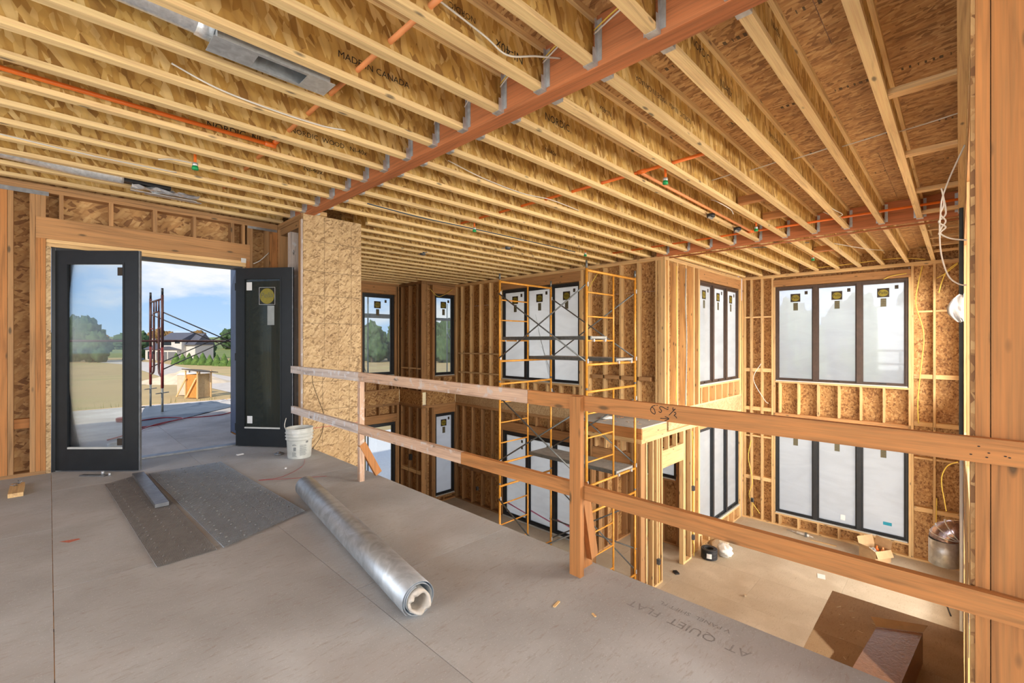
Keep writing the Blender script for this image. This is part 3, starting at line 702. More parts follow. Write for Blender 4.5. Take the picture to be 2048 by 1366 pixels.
def disc_geo(c, xd, yd, rx, ry, n=28):
    c, xd, yd = Vector(c), Vector(xd), Vector(yd)
    return [c+xd*rx*math.cos(2*PI*k/n)+yd*ry*math.sin(2*PI*k/n) for k in range(n)], [tuple(range(n))]
V, F = disc_geo((0.45, -0.0065, 2.02), (1, 0, 0), (0, 0, 1), 0.105, 0.105); mk('label', V, F, 'sticker_yellow', g)
text('label_print', 'Pella', 0.10, (0.45, -0.0075, 2.03), (1, 0, 0.06), (0.16, 0, 1), 'sticker_olive', g)
for (a, b, c, e_) in ((0.335, 0.565, 1.905, 1.908), (0.335, 0.565, 2.135, 2.138), (0.335, 0.338, 1.905, 2.138), (0.562, 0.565, 1.905, 2.138)): box('label_edge', a, b, -0.0062, -0.0045, c, e_, 'paper', g)
box('label', 0.455, 0.555, -0.0062, -0.0045, 1.63, 1.89, 'panel_grey', g); box('label', 0.15, 0.23, -0.0062, -0.0045, 2.10, 2.21, 'paper', g); box('label', 0.16, 0.235, -0.0062, -0.0045, 0.30, 0.40, 'paper', g)

# ---- windows
def sticker(pane, plane, w, u, z, s=1.0, kind='oval'):
    xd = (0, -1, 0) if plane == 'X' else (1, 0, 0); sg = -1 if plane == 'X' else 1
    P = lambda du, dz, dw: (Vector((w-dw, u+sg*du, z+dz)) if plane == 'X' else Vector((u+du, w-dw, z+dz)))
    def plate(a, b, c, e_, m, dw=0.001):
        a, b = (u+sg*a*s, u+sg*b*s); pbox('label', plane, min(a, b), max(a, b), w-dw-0.0012, w-dw, z+c*s, z+e_*s, m, pane)
    if kind == 'oval':
        plate(-0.105, 0.105, -0.10, 0.10, 'sticker')
        V, F = disc_geo(P(0, -0.005*s, 0.0032), xd, (0, 0, 1), 0.088*s, 0.078*s); mk('label_oval', V, F, 'sticker_yellow', pane)
        text('label_print', 'Pella', 0.085*s, P(0, 0.0, 0.0042), xd, (0, 0, 1), 'sticker', pane)
        plate(-0.045, 0.055, -0.31, -0.125, 'sticker_olive')
        for q in range(4): plate(-0.035, 0.045, -0.155-q*0.04, -0.145-q*0.04, 'ink_soft', 0.0025)
    else:
        plate(-0.035, 0.035, -0.045, 0.045, 'sticker'); plate(-0.022, 0.022, -0.02, -0.01, 'sticker_olive', 0.0025)
def window(n, label, plane, w, u0, u1, z0, z1, panes, mframe, mpane, stick=True, sill=True, fw=0.045, mull=0.085):
    at = (w, (u0+u1)/2, z0) if plane == 'X' else ((u0+u1)/2, w, z0)
    r = struct('window_%d' % n, at, label)
    f0, f1 = w+0.035, w+0.125
    B = lambda nm, a, b, c, e_, m=mframe, p=f0, q=f1: pbox(nm, plane, a, b, p, q, c, e_, m, r)
    u0 += 0.004; u1 -= 0.004; z0 += 0.004; z1 -= 0.004
    B('frame', u0, u0+fw, z0, z1); B('frame', u1-fw, u1, z0, z1); B('frame', u0+fw, u1-fw, z1-fw, z1); B('frame', u0+fw, u1-fw, z0, z0+fw)
    pw = (u1-u0-2*fw-(panes-1)*mull)/panes; pv = []
    for i in range(panes):
        a = u0+fw+i*(pw+mull); b = a+pw
        if i < panes-1: B('mullion', b, b+mull, z0+fw, z1-fw, mframe, f0-0.01, f1)
        B('sash', a, a+0.03, z0+fw, z1-fw, mframe, f0+0.03, f1-0.02); B('sash', b-0.03, b, z0+fw, z1-fw, mframe, f0+0.03, f1-0.02)
        B('sash', a+0.03, b-0.03, z0+fw, z0+fw+0.035, mframe, f0+0.03, f1-0.02); B('sash', a+0.03, b-0.03, z1-fw-0.035, z1-fw, mframe, f0+0.03, f1-0.02)
        p = B('pane', a+0.03, b-0.03, z0+fw+0.035, z1-fw-0.035, mpane, f0+0.052, f0+0.056); pv.append((p, (a+b)/2, b-a))
        B('latch', (a+b)/2-0.06, (a+b)/2+0.06, z0+fw, z0+fw+0.018, 'black', f0+0.005, f0+0.03)
    if sill: B('sill', u0+0.01, u1-0.01, z0-0.002, z0+0.022, 'frame_light', w+0.0, f0-0.001)
    wp = f0+0.052
    if stick:
        for i, (p, uc, ww) in enumerate(pv):
            top = z1-fw-0.035; s = min(1.0, ww/0.62)
            sg = -1 if plane == 'X' else 1
            sticker(p, plane, wp, uc, top-0.20, s)
            sticker(p, plane, wp, uc+sg*ww*0.30, top-0.09, 0.9, 'tag')
    return r, pv, wp
window(1, 'upper triple window with milky film on the far wall', 'X', 12.82, 0.77, 3.31, UZ0, UZ1, 3, 'frame_brown', 'film_thin')
r_, pv, wp = window(2, 'lower triple window with milky film on the far wall', 'X', 12.82, 0.77, 3.31, -2.88, -0.55, 3, 'frame_dark', 'film')
box('tape', wp-0.0014, wp-0.0004, 1.05, 1.20, -2.62, -2.55, 'blue_tape', pv[0][0]); box('label', wp-0.0014, wp-0.0004, 1.88, 1.97, -2.72, -2.60, 'paper', pv[1][0])
window(3, 'upper triple window with milky film beside the far corner', 'Y', 4.10, 10.12, 12.70, UZ0, UZ1, 3, 'frame_brown', 'film')
window(4, 'lower triple window with milky film beside the far corner', 'Y', 4.10, 10.12, 12.70, -2.86, -0.55, 3, 'frame_dark', 'film', stick=False)
r_, pv, wp = window(5, 'upper triple window with creased film behind the yellow scaffold', 'X', WX, 6.15, 8.68, UZ0, UZ1, 3, 'frame_dark', 'film')
for q in range(5): tube('film_crease', [(wp-0.001, 7.0+q*0.03, 0.6), (wp-0.001, 7.35+q*0.05, 1.3+0.2*q)], 0.003, 'panel_grey', pv[1][0], 4)
window(6, 'tall upper window with clear glass at the back of the bay', 'Y', 11.78, 6.08, 7.09, UZ0, UZ1, 1, 'frame_dark', 'glass_dusty', fw=0.07)
window(7, 'narrow upper window with clear glass in the stepped bay', 'Y', 10.64, 7.70, 8.42, UZ0, UZ1, 1, 'frame_dark', 'glass_dusty', fw=0.06)
window(8, 'narrow lower window with milky film in the stepped bay', 'Y', 10.64, 7.72, 8.42, -3.02, -0.66, 1, 'frame_dark', 'film')
r_, pv, wp = window(9, 'black framed lower glass doors with milky film behind the yellow scaffold', 'X', WX, 6.05, 8.66, LOW+0.002, -0.93, 3, 'frame_dark', 'film', stick=False, fw=0.07, mull=0.10)
for p, uc, ww in pv:
    mk('film_stripe', [(wp-0.001, uc-0.36, -2.98), (wp-0.001, uc+0.36, -2.86), (wp-0.001, uc+0.36, -2.82), (wp-0.001, uc-0.36, -2.95)], [(0, 1, 2, 3)], 'pink', p)
    for q in range(2): sticker(p, 'X', wp, uc-0.2, -1.15-0.16*q, 0.8, 'tag')
window(10, 'lower door opening with dark frame at the back of the bay', 'Y', 11.78, 6.06, 7.12, LOW+0.002, -0.93, 1, 'frame_dark', 'glass_dusty', stick=False, fw=0.06)

# ---- framed closet under the small grey platform
pl = struct('wall_closet', (8.0, 4.9, LOW), 'framed closet walls carrying the small grey platform')
PX, PT = 7.44, -0.13
box('deck_panel', PX, WX-0.001, 4.06, 5.60, PT-0.02, PT, 'floor_grey', pl)
box('rim_board', PX, PX+T2, 4.06, 5.60, -0.345, PT-0.021, 'wood_tan', pl); box('rim_board', PX+T2, WX, 4.06, 4.06+T2, -0.345, PT-0.021, 'wood_pale', pl)
box('top_plate', PX, PX+0.14, 4.06, 5.60, -0.384, -0.346, 'wood_pale', pl); box('top_plate', PX, PX+0.14, 4.06, 5.60, -0.423, -0.385, 'wood_pale', pl)
box('top_plate', PX+0.141, 9.60, 4.06, 4.15, -0.384, -0.346, 'wood_pale', pl); box('top_plate', PX+0.141, 9.60, 4.06, 4.15, -0.423, -0.385, 'wood_pale', pl)
for y in (4.07, 4.12, 4.24, 5.12, 5.30, 5.46, 5.56): box('stud', PX, PX+0.14, y, y+T2, LOW+T2, -0.424, 'wood', pl)
box('header', PX+0.002, PX+0.06, 4.29, 5.11, -0.92, -0.62, 'header', pl)
for y in (4.45, 4.80, 5.02): box('cripple_stud', PX, PX+0.14, y, y+T2, -0.61, -0.424, 'wood_pale', pl)
box('bottom_plate', PX, PX+0.14, 4.06, 4.29, LOW, LOW+T2, 'wood_pale', pl); box('bottom_plate', PX, PX+0.14, 5.11, 5.60, LOW, LOW+T2, 'wood_pale', pl)
for x in (7.62, 7.86, 8.02, 8.10, 8.22): box('stud', x, x+T2, 4.06, 4.15, LOW+T2, -0.424, 'wood_pale', pl)
for x in (9.18, 9.24, 9.54): box('stud', x, x+T2, 4.06, 4.15, LOW+T2, -0.424, 'wood_pale', pl)
box('header', 8.262, 9.178, 4.06, 4.15, -1.02, -0.68, 'wood_pale', pl)
for x in (8.5, 8.85): box('cripple_stud', x, x+T2, 4.06, 4.15, -0.679, -0.424, 'wood_pale', pl)
box('bottom_plate', PX+0.141, 8.26, 4.06, 4.15, LOW, LOW+T2, 'wood_pale', pl); box('bottom_plate', 9.18, 9.58, 4.06, 4.15, LOW, LOW+T2, 'wood_pale', pl)
al = struct('wall_closet_back', (9.9, 4.9, LOW), 'strand-board back wall of the closet with a small window')
frame_wall(al, 'X', 9.90, 4.25, 5.60, LOW, -0.37, [(4.55, 5.28, -1.72, -1.02)], 'wood', off=0.2)
frame_wall(al, 'Y', 5.62, 8.60, 9.89, LOW, -0.37, (), 'wood', off=0.2); box('deck_panel', 8.62, 10.0, 4.26, 5.74, -0.368, -0.35, 'osb_wall', al)
window(11, 'small black framed window seen through the closet studs', 'X', 9.90, 4.55, 5.28, -1.72, -1.02, 1, 'frame_dark', 'film', stick=False)

# ---- stair landing at the lower right
la = struct('floor_landing', (5.0, 0.5, -1.52), 'brown dusty plywood stair landing below the loft edge')
box('deck_panel', 3.0, 5.44, -0.03, 1.06, -1.52, -1.50, 'floor_brown', la); box('deck_panel', 5.442, 6.44, -0.03, 1.06, -1.52, -1.50, 'floor_brown', la)
for x in (3.0, 4.7, 6.40): box('floor_joist', x, x+T2, -0.03, 1.06, -1.75, -1.521, 'wood', la)
for x in (3.05, 4.7, 6.35):
    for y in (0.05, 0.98): box('post', x, x+0.09, y, y+0.06, LOW, -1.751, 'wood', la)
# ================================================================ things in the loft
# ---- guard rail
gr = root('guard_rail', (2.27, 1.66, 0), 'timber guard rail of two long boards on posts along the loft edge', 'guard rail')
box('post', 2.232, 2.270, 1.620, 1.700, 0, 1.086, 'wood_tan', gr)
box('post', 2.202, 2.252, 4.318, 4.368, 0, 1.06, 'wood_pink', gr)
def RX(y): return 2.181 + (4.28-y)*(2.289-2.181)/(4.28-1.66)
def ZT(y): return 1.112 - (4.28-y)*0.0088
def ZB(y): return 0.590 - (4.28-y)*0.0155
beam_box('rail', (2.181, 6.085, 1.108), (2.181, 4.282, 1.112), T2, 0.089, 'wood_grey', gr)
beam_box('rail', (RX(4.28), 4.28, ZT(4.28)), (RX(2.07), 2.07, ZT(2.07)), T2, 0.089, 'wood_pink', gr)
rail = beam_box('rail', (RX(2.068), 2.068, ZT(2.068)), (RX(-0.36), -0.36, ZT(-0.36)), T2, 0.089, 'wood_tan', gr)
beam_box('rail', (2.181, 6.07, 0.598), (2.181, 4.282, 0.588), T2, 0.089, 'wood_grey', gr)
beam_box('rail', (RX(4.28), 4.28, ZB(4.28)), (RX(2.74), 2.74, ZB(2.74)), T2, 0.089, 'wood_pink', gr)
beam_box('rail', (RX(2.738), 2.738, ZB(2.738)), (RX(-0.36), -0.36, ZB(-0.36)), T2, 0.089, 'wood_tan', gr)
beam_box('brace', (2.262, 4.335, 0.40), (2.450, 4.345, 0.06), T2, 0.075, 'wood_tan', gr)
beam_box('brace', (2.330, 1.650, 0.55), (2.445, 1.655, 0.075), T2, 0.075, 'wood_tan', gr)
mk('gusset', [(2.272, 1.672, 0), (2.435, 1.672, 0), (2.272, 1.672, 0.50), (2.272, 1.690, 0), (2.435, 1.690, 0), (2.272, 1.690, 0.50)], [(0, 1, 2), (3, 5, 4), (0, 3, 4, 1), (1, 4, 5, 2), (2, 5, 3, 0)], 'wood_tan', gr)
# handwriting on the top rail
fx = lambda y: RX(y)-T2/2-0.0015
wrt = []
six = [[(0.031, 0.060), (0.014, 0.054), (0.004, 0.040), (0.001, 0.026), (0.006, 0.012), (0.017, 0.003), (0.026, 0.000), (0.029, 0.010), (0.026, 0.026), (0.020, 0.038), (0.010, 0.046)], [(0.038, 0.060), (0.044, 0.063)]]
five = [[(0.090, 0.046), (0.078, 0.053), (0.062, 0.056), (0.056, 0.046), (0.064, 0.036), (0.068, 0.026), (0.062, 0.016), (0.050, 0.022)], [(0.090, 0.046), (0.098, 0.044)], [(0.100, 0.054), (0.110, 0.058)], [(0.098, 0.040), (0.110, 0.046)]]
half = [[(0.112, 0.004), (0.150, 0.052)], [(0.136, 0.060), (0.136, 0.042), (0.150, 0.052)], [(0.141, 0.026), (0.150, 0.028), (0.152, 0.018), (0.142, 0.008), (0.150, 0.002), (0.158, -0.010)]]
arrow = [[(0.060, -0.024), (0.112, -0.020)], [(0.088, -0.008), (0.112, -0.020), (0.086, -0.038)]]
ry = 1.195
strokes('handwriting', [[(a_*0.92, b_*0.78) for a_, b_ in ln] for ln in six+five+half+arrow], 0.0040, (fx(ry), ry, ZT(ry)-0.056), (0.041, -1, -0.0088), (0, 0, 1), 'ink', rail)
for dy, dz in ((-0.05, 0.03), (-0.075, 0.05), (-0.115, 0.055), (-0.03, 0.062), (-0.07, 0.066), (-0.125, 0.058)):
    y = 0.0+dy; V, F = disc_geo((fx(y)-0.0002, y, ZT(y)-dz), (0, 1, 0), (0, 0, 1), 0.004, 0.0022, 10); mk('nail_hole', V, F, 'ink', rail)

# ---- roll of galvanised sheet metal with its torn cardboard core
near, far = Vector((1.335, 1.985, 0.094)), Vector((1.655, 4.275, 0.094)); ax = (far-near).normalized(); sd_ = ax.cross(Vector((0, 0, 1))).normalized(); upv = Vector((0, 0, 1))
rr = root('sheet_metal_roll', (near+far)/2*1.0-Vector((0, 0, 0.094)), 'long roll of galvanised sheet metal lying on the loft deck', 'metal roll')
def spiral(turns, r0, r1, n, a0):
    return [(r0+(r1-r0)*i/n, a0+2*PI*turns*i/n) for i in range(n+1)]
V, F = [], []; prof = spiral(2.35, 0.066, 0.093, 96, 3.95-2*PI*2.35); m = len(prof)
for i, p in enumerate((near, near.lerp(far, 0.33), near.lerp(far, 0.66), far)):
    k = 1.0 + (0.03 if i in (1, 2) else 0)
    for r, a in prof: V.append(p+sd_*math.cos(a)*r*k*(1.0)+upv*math.sin(a)*r*(1.0 if i in (0, 3) else 0.99))
for i in range(3):
    for j in range(m-1): F.append((i*m+j, i*m+j+1, (i+1)*m+j+1, (i+1)*m+j))
q = mk('sheet', V, F, 'roll_metal', rr, True); sm = q.modifiers.new('thickness', 'SOLIDIFY'); sm.thickness = 0.0022; sm.offset = 0
V, F = [], []; n = 40                                            # cardboard tube with a ragged, partly crushed mouth
for i, t in enumerate((-0.012, 0.02, 0.25, 0.8)):
    for ring in (0, 1):
        for kk in range(n):
            a = 2*PI*kk/n; jag = 0.03*noise.noise(Vector((math.cos(a)*1.6, math.sin(a)*1.6, 0.7))) if i == 0 else 0
            r = (0.060 if ring == 0 else 0.047-0.016*max(0, math.sin(a-0.4))**3)
            V.append(near+ax*(t+jag)+sd_*math.cos(a)*r+upv*(math.sin(a)*r-0.012))
for i in range(3):
    for ring in (0, 1):
        for kk in range(n):
            a = i*2*n+ring*n; b = (i+1)*2*n+ring*n; k2 = (kk+1) % n
            F.append((a+kk, a+k2, b+k2, b+kk) if ring == 0 else (a+kk, b+kk, b+k2, a+k2))
for kk in range(n): F.append((kk, n+kk, n+(kk+1) % n, (kk+1) % n))
mk('core', V, F, 'cardboard_core', rr, True)

# ---- expanded metal lath sheets
def lath(name, quad, pitch, mat, label, lift, ribs, mat_d):
    P0, P1, P2, P3 = [Vector((x, y, 0)) for x, y in quad]         # corners in order
    def pt(s, t): 
        p = (P0*(1-s)+P1*s)*(1-t)+(P3*(1-s)+P2*s)*t
        return p+Vector((0, 0, lift*(1+0.25*math.sin(3*s+1.3)*math.sin(4*t+0.4))+0.004))
    W_, L_ = (P1-P0).length, (P3-P0).length; V, F = [], []
    def wire(a, b, w):
        n_ = 6; pts = [pt(a[0]+(b[0]-a[0])*i/n_, a[1]+(b[1]-a[1])*i/n_) for i in range(n_+1)]
        st = len(V)
        for i, p in enumerate(pts):
            t = (pts[min(i+1, n_)]-pts[max(i-1, 0)]).normalized(); s = t.cross(Vector((0, 0, 1)))*w
            V.extend((p-s, p+s+Vector((0, 0, 0.0012)), p+Vector((0, 0, 0.0026))))
        for i in range(n_):
            a_ = st+3*i
            for q_ in range(3): F.append((a_+q_, a_+(q_+1) % 3, a_+3+(q_+1) % 3, a_+3+q_))
    k = 0.45                                                     # slope of the diamonds
    nn = int((W_+L_*k)/pitch)
    for d in (1, -1):
        for i in range(nn+1):
            c = i*pitch                                          # u = c - k*v  (or mirrored)
            v0 = max(0.0, (c-W_)/k); v1 = min(L_, c/k)
            if v1-v0 < 0.004: continue
            s0, s1 = (c-k*v0)/W_, (c-k*v1)/W_
            if d < 0: s0, s1 = 1-s0, 1-s1
            wire((s0, v0/L_), (s1, v1/L_), 0.0017)
    ob = mk(name, V, F, mat); tag(ob, label, 'metal mesh')
    V, F = [], []
    for i in range(ribs):                                        # rows of pressed dimples along the sheet
        for j in range(26):
            s, t = (i+0.5)/ribs+0.012*math.sin(j*1.9), (j+0.5)/26; c = pt(s, t)+Vector((0, 0, 0.001)); du_ = (P1-P0).normalized()*0.012; dv_ = (P3-P0).normalized()*0.010; k = len(V)
            V.extend((c-du_-dv_*0.3, c+dv_*0.6-du_*0.2, c+du_+dv_*0.3, c-dv_*0.6+du_*0.2, c+Vector((0, 0, 0.009)))); F.extend(((k, k+3, k+4), (k+3, k+2, k+4), (k+2, k+1, k+4), (k+1, k, k+4)))
    tag(mk('dimples', V, F, mat_d, ob), kind='stuff')
    tube('edge', [pt(0.0, t/10) for t in range(11)], 0.003, mat, ob, 4); tube('edge', [pt(1.0, t/10) for t in range(11)], 0.003, mat, ob, 4)
    return ob
lath('metal_lath', ((0.745, 6.15), (1.41, 6.17), (1.485, 3.86), (0.84, 3.59)), 0.0125, 'lath', 'large blue-grey sheet of expanded metal lath lying on the loft deck', 0.010, 6, 'steel_grey')
lath('metal_lath', ((0.39, 6.02), (0.72, 6.25), (0.80, 3.60), (0.475, 3.585)), 0.0125, 'lath_dark', 'narrow dark sheet of expanded metal lath beside the larger one', 0.004, 3, 'galv_dark')
ob = beam_box('sheet_metal_strip', (0.655, 6.15, 0.045), (0.675, 4.84, 0.045), 0.095, 0.03, 'galv_dark', None); tag(ob, 'flat grey metal strip lying on the narrow dark lath', 'metal strip')
# ---- block of scrap wood with screws
bk = root('wood_block', (-0.21, 6.35, 0), 'short pale lumber offcut with dark screws on top by the bare studs', 'wood block')
box('offcut', -0.262, -0.165, 6.14, 6.57, 0, 0.036, 'wood_pale', bk)
for i in range(7):
    x, y = -0.235+0.05*random.random(), 6.42+0.12*random.random(); a = random.random()*6
    tube('screw', [(x, y, 0.041), (x+0.03*math.cos(a), y+0.03*math.sin(a), 0.05+0.02*random.random())], 0.004, 'galv_dark', bk, 5)
# ---- bucket
BK = Vector((2.165, 5.80, 0)); bu = root('bucket', BK, 'dirty white plastic bucket with ribbed rim and faded print beside the chase', 'bucket')
lathe('body', [(0.0, 0.004), (0.128, 0.0), (0.133, 0.008), (0.143, 0.215), (0.146, 0.225), (0.156, 0.228), (0.157, 0.236), (0.148, 0.240), (0.149, 0.262), (0.159, 0.265), (0.160, 0.274), (0.150, 0.278),
               (0.151, 0.300), (0.160, 0.303), (0.161, 0.312), (0.152, 0.316), (0.154, 0.352), (0.158, 0.356), (0.158, 0.364), (0.150, 0.364), (0.146, 0.350), (0.128, 0.02), (0.0, 0.012)], 'bucket', bu, BK, 40)
lathe('residue', [(0.0, 0.14), (0.136, 0.15), (0.1425, 0.32)], 'bucket_in', bu, BK, 40)
def on_bucket(a, z, off=0.0012):
    r = 0.133+0.010*(z/0.215)+off; return BK+Vector((r*math.cos(a), r*math.sin(a), z))
def bucket_patch(name, a0, a1, z0, z1, mat):
    n_ = 6; V = [on_bucket(a0+(a1-a0)*i/n_, z) for z in (z0, z1) for i in range(n_+1)]
    mk(name, V, [(i, i+1, n_+2+i, n_+1+i) for i in range(n_)], mat, bu)
AV = math.atan2(-BK.y, -BK.x)                                     # side of the bucket that faces the loft
for i in range(11): bucket_patch('print_line', AV+0.02, AV+0.62-0.12*random.random(), 0.045+i*0.012, 0.050+i*0.012, 'bucket_print')
for i in range(5): bucket_patch('print_line', AV-0.62, AV-0.22-0.1*random.random(), 0.035+i*0.011, 0.040+i*0.011, 'bucket_print')
bucket_patch('print_block', AV-0.50, AV-0.28, 0.10, 0.145, 'bucket_print'); bucket_patch('print_line', AV-0.60, AV-0.25, 0.165, 0.172, 'bucket_print'); bucket_patch('print_line', AV-0.55, AV-0.30, 0.18, 0.185, 'bucket_print'); bucket_patch('print_block', AV+0.50, AV+0.72, 0.19, 0.215, 'bucket_print')
tube('handle', smooth_path([BK+Vector((-0.10, 0.13, 0.30)), BK+Vector((-0.13, 0.13, 0.38)), BK+Vector((-0.10, 0.16, 0.47))]), 0.004, 'wire_white', bu, 6)
# ---- litter on the loft deck
def scrap(name, x, y, l, w, h, a, mat, label, cat, z=0.0):
    c, s = math.cos(a)*l/2, math.sin(a)*l/2
    return tag(beam_box(name, (x-c, y-s, z+h), (x+c, y+s, z+h), w, h, mat, None), label, cat)
scrap('paper_scrap', 1.68, 6.43, 0.075, 0.035, 0.012, 0.2, 'paper', 'small white scrap on the deck before the glazed doors', 'scrap')
scrap('metal_scrap', 1.50, 6.50, 0.07, 0.02, 0.008, 0.3, 'galv_dark', 'thin dark scrap on the deck before the glazed doors', 'scrap')
scrap('paper_scrap', 1.86, 5.38, 0.04, 0.02, 0.01, 1.2, 'paper', 'tiny white crumb on the deck beyond the metal roll', 'scrap')
scrap('wood_splinter', 1.92, 1.55, 0.06, 0.012, 0.006, 0.2, 'wood_pale', 'pale wood splinter on the deck near the railing post', 'splinter')
scrap('wood_splinter', 1.98, 1.35, 0.03, 0.01, 0.005, 1.2, 'wood_pale', 'short wood chip on the deck near the floor stamp', 'splinter')
ht = root('hinge_hardware', (0.33, 6.55, 0), 'grey metal hardware lying under the open glass door', 'hardware')
beam_box('plate', (0.24, 6.62, 0.012), (0.42, 6.42, 0.012), 0.05, 0.010, 'galv_dark', ht)
tube('knob', [(0.40, 6.46, 0.012), (0.40, 6.46, 0.05)], 0.014, 'galv', ht); tube('knob', [(0.45, 6.40, 0.0), (0.45, 6.40, 0.035)], 0.012, 'galv', ht)
hp = root('metal_reel', (2.03, 6.10, 0), 'small grey metal reel lying beside the bucket', 'reel')
lathe('rim', [(0.0, 0.003), (0.055, 0.003), (0.058, 0.012), (0.05, 0.018), (0.02, 0.016), (0.018, 0.034), (0.0, 0.036)], 'galv_dark', hp, (2.03, 6.10, 0), 20)
cable('string_line', [(2.16, 5.62, 0.004), (2.0, 5.3, 0.004), (1.7, 5.05, 0.004), (1.5, 5.1, 0.004), (1.8, 4.9, 0.004), (2.05, 4.75, 0.004)], 0.0016, 'red_hose', 'thin red string loosely curled on the loft deck', 'string')
# floor stamps on the loft deck (upside down from here)
for body, x, y, s in (('AT  QUIET  FLAT', 2.22, 0.98, 0.082), ('V PANEL  SHIFT FL', 2.335, 0.98, 0.045)):
    text('floor_stamp', body, s, (x, y, 0.0006), (0, 1, 0), (-1, 0, 0), 'stamp_grey', fl)
mk('chalk_mark', [(0.05, 4.55, 0.0006), (0.10, 4.48, 0.0006), (0.16, 4.50, 0.0006), (0.15, 4.53, 0.0006)], [(0, 1, 2, 3)], 'chalk_red', fl)

# ================================================================ services under the ceiling
PZ = CZ+0.10
def pipe(label, pts, r, mat, fittings=()):
    rt = root('sprinkler_pipe', pts[0], label, 'pipe')
    for a, b in zip(pts, pts[1:]): tube('run', [a, b], r, mat, rt, 12)
    for f in fittings: tube('fitting', [Vector(f[0])-Vector(f[1])*0.045, Vector(f[0])+Vector(f[1])*0.045], r*1.35, 'orange', rt, 12)
    return rt
pipe('orange sprinkler pipe threaded through the loft joists', [(1.42, -0.6, PZ), (1.42, 6.35, PZ)], 0.0165, 'orange_dusty', [((1.42, 4.36, PZ), (0, 1, 0))])
pipe('orange sprinkler pipe running along a bay between the loft joists', [(-3.0, 4.37, PZ-0.03), (1.40, 4.37, PZ-0.03)], 0.0165, 'orange', [((1.38, 4.37, PZ-0.03), (1, 0, 0))])
pipe('short orange pipe strapped under the joists by the glazed doors', [(1.30, 6.62, CZ+0.06), (2.20, 6.62, CZ+0.06)], 0.0165, 'orange', ())
pipe('orange sprinkler pipe crossing the joists over the void', [(4.28, 1.60, CZ+0.07), (4.28, 5.35, CZ+0.07)], 0.0165, 'orange', [((4.28, 2.33, CZ+0.07), (0, 1, 0)), ((4.28, 4.95, CZ+0.07), (0, 1, 0))])
pipe('dusty orange pipe running between joists over the void', [(4.28, 2.33, CZ+0.05), (7.72, 2.33, CZ+0.05)], 0.0165, 'orange_dusty', [((7.70, 2.33, CZ+0.05), (1, 0, 0))])
pipe('orange sprinkler pipe beside the far ceiling beam', [(7.75, -0.02, CZ+0.05), (7.75, 4.9, CZ+0.05)], 0.0165, 'orange', [((7.75, 2.33, CZ+0.05), (0, 1, 0))])
pipe('copper coloured pipe hung under the far ceiling beam', [(8.52, -0.02, CZ-0.04), (8.52, 4.05, CZ-0.04)], 0.014, 'wood_red_pipe', ())
pipe('short orange pipe between the joists near the far wall', [(10.55, 1.6, CZ+0.08), (10.55, 2.1, CZ+0.08)], 0.0165, 'orange', ())
pipe('orange pipe in the joist bay above the chase', [(3.25, 6.95, CZ+0.04), (4.7, 6.95, CZ+0.04)], 0.0165, 'orange', [((4.6, 6.95, CZ+0.04), (1, 0, 0))])
def head(x, y, where):
    r = root('fire_sprinkler', (x, y, CZ-0.09), 'sprinkler head with green cap ' + where, 'sprinkler')
    lathe('drop', [(0.012, 0.05), (0.012, 0.19)], 'orange', r, (x, y, CZ-0.09), 12); lathe('body', [(0.0, 0.03), (0.022, 0.03), (0.024, 0.062), (0.016, 0.066), (0.0, 0.066)], 'galv', r, (x, y, CZ-0.09), 14)
    lathe('cap', [(0.0, 0.0), (0.026, 0.0), (0.029, 0.012), (0.024, 0.034), (0.0, 0.034)], 'green_cap', r, (x, y, CZ-0.09), 14)
head(0.95, 5.05, 'hanging under the loft joists'); head(4.37, 2.12, 'beside the branching orange pipe over the void'); head(7.15, 2.09, 'at the joists by the far beam')
head(4.33, 5.02, 'where the blue cable passes'); head(7.02, 4.98, 'above the yellow scaffold'); head(10.52, 2.05, 'near the far window wall')
# black round junction boxes
for i, (x, y, wh) in enumerate(((6.10, 2.33, 'nearer the laminated beam over the loft edge'), (7.10, 2.33, 'nearer the far laminated beam'))):
    q = root('junction_box', (x, y, CZ-0.055), 'black round junction box ' + wh, 'junction box')
    lathe('shell', [(0.0, 0.008), (0.05, 0.008), (0.052, 0.05), (0.0, 0.052)], 'black', q, (x, y, CZ-0.055), 18)
    for a in range(4): box('lug', x-0.05+0.028*a, x-0.04+0.028*a, y-0.015, y+0.015, CZ-0.065, CZ-0.046, 'galv', q)
for i, (x, y, wh) in enumerate(((5.75, 5.75, 'in the middle of the void'), (5.0, 7.3, 'towards the bay windows'))):
    q = root('junction_box', (x, y, CZ-0.03), 'grey round ceiling box ' + wh, 'junction box')
    lathe('shell', [(0.0, 0.0), (0.05, 0.0), (0.052, 0.05), (0.0, 0.052)], 'box_grey', q, (x, y, CZ-0.03), 18); box('bracket', x-0.01, x+0.01, y-0.15, y+0.15, CZ-0.001, CZ+0.01, 'galv', q)
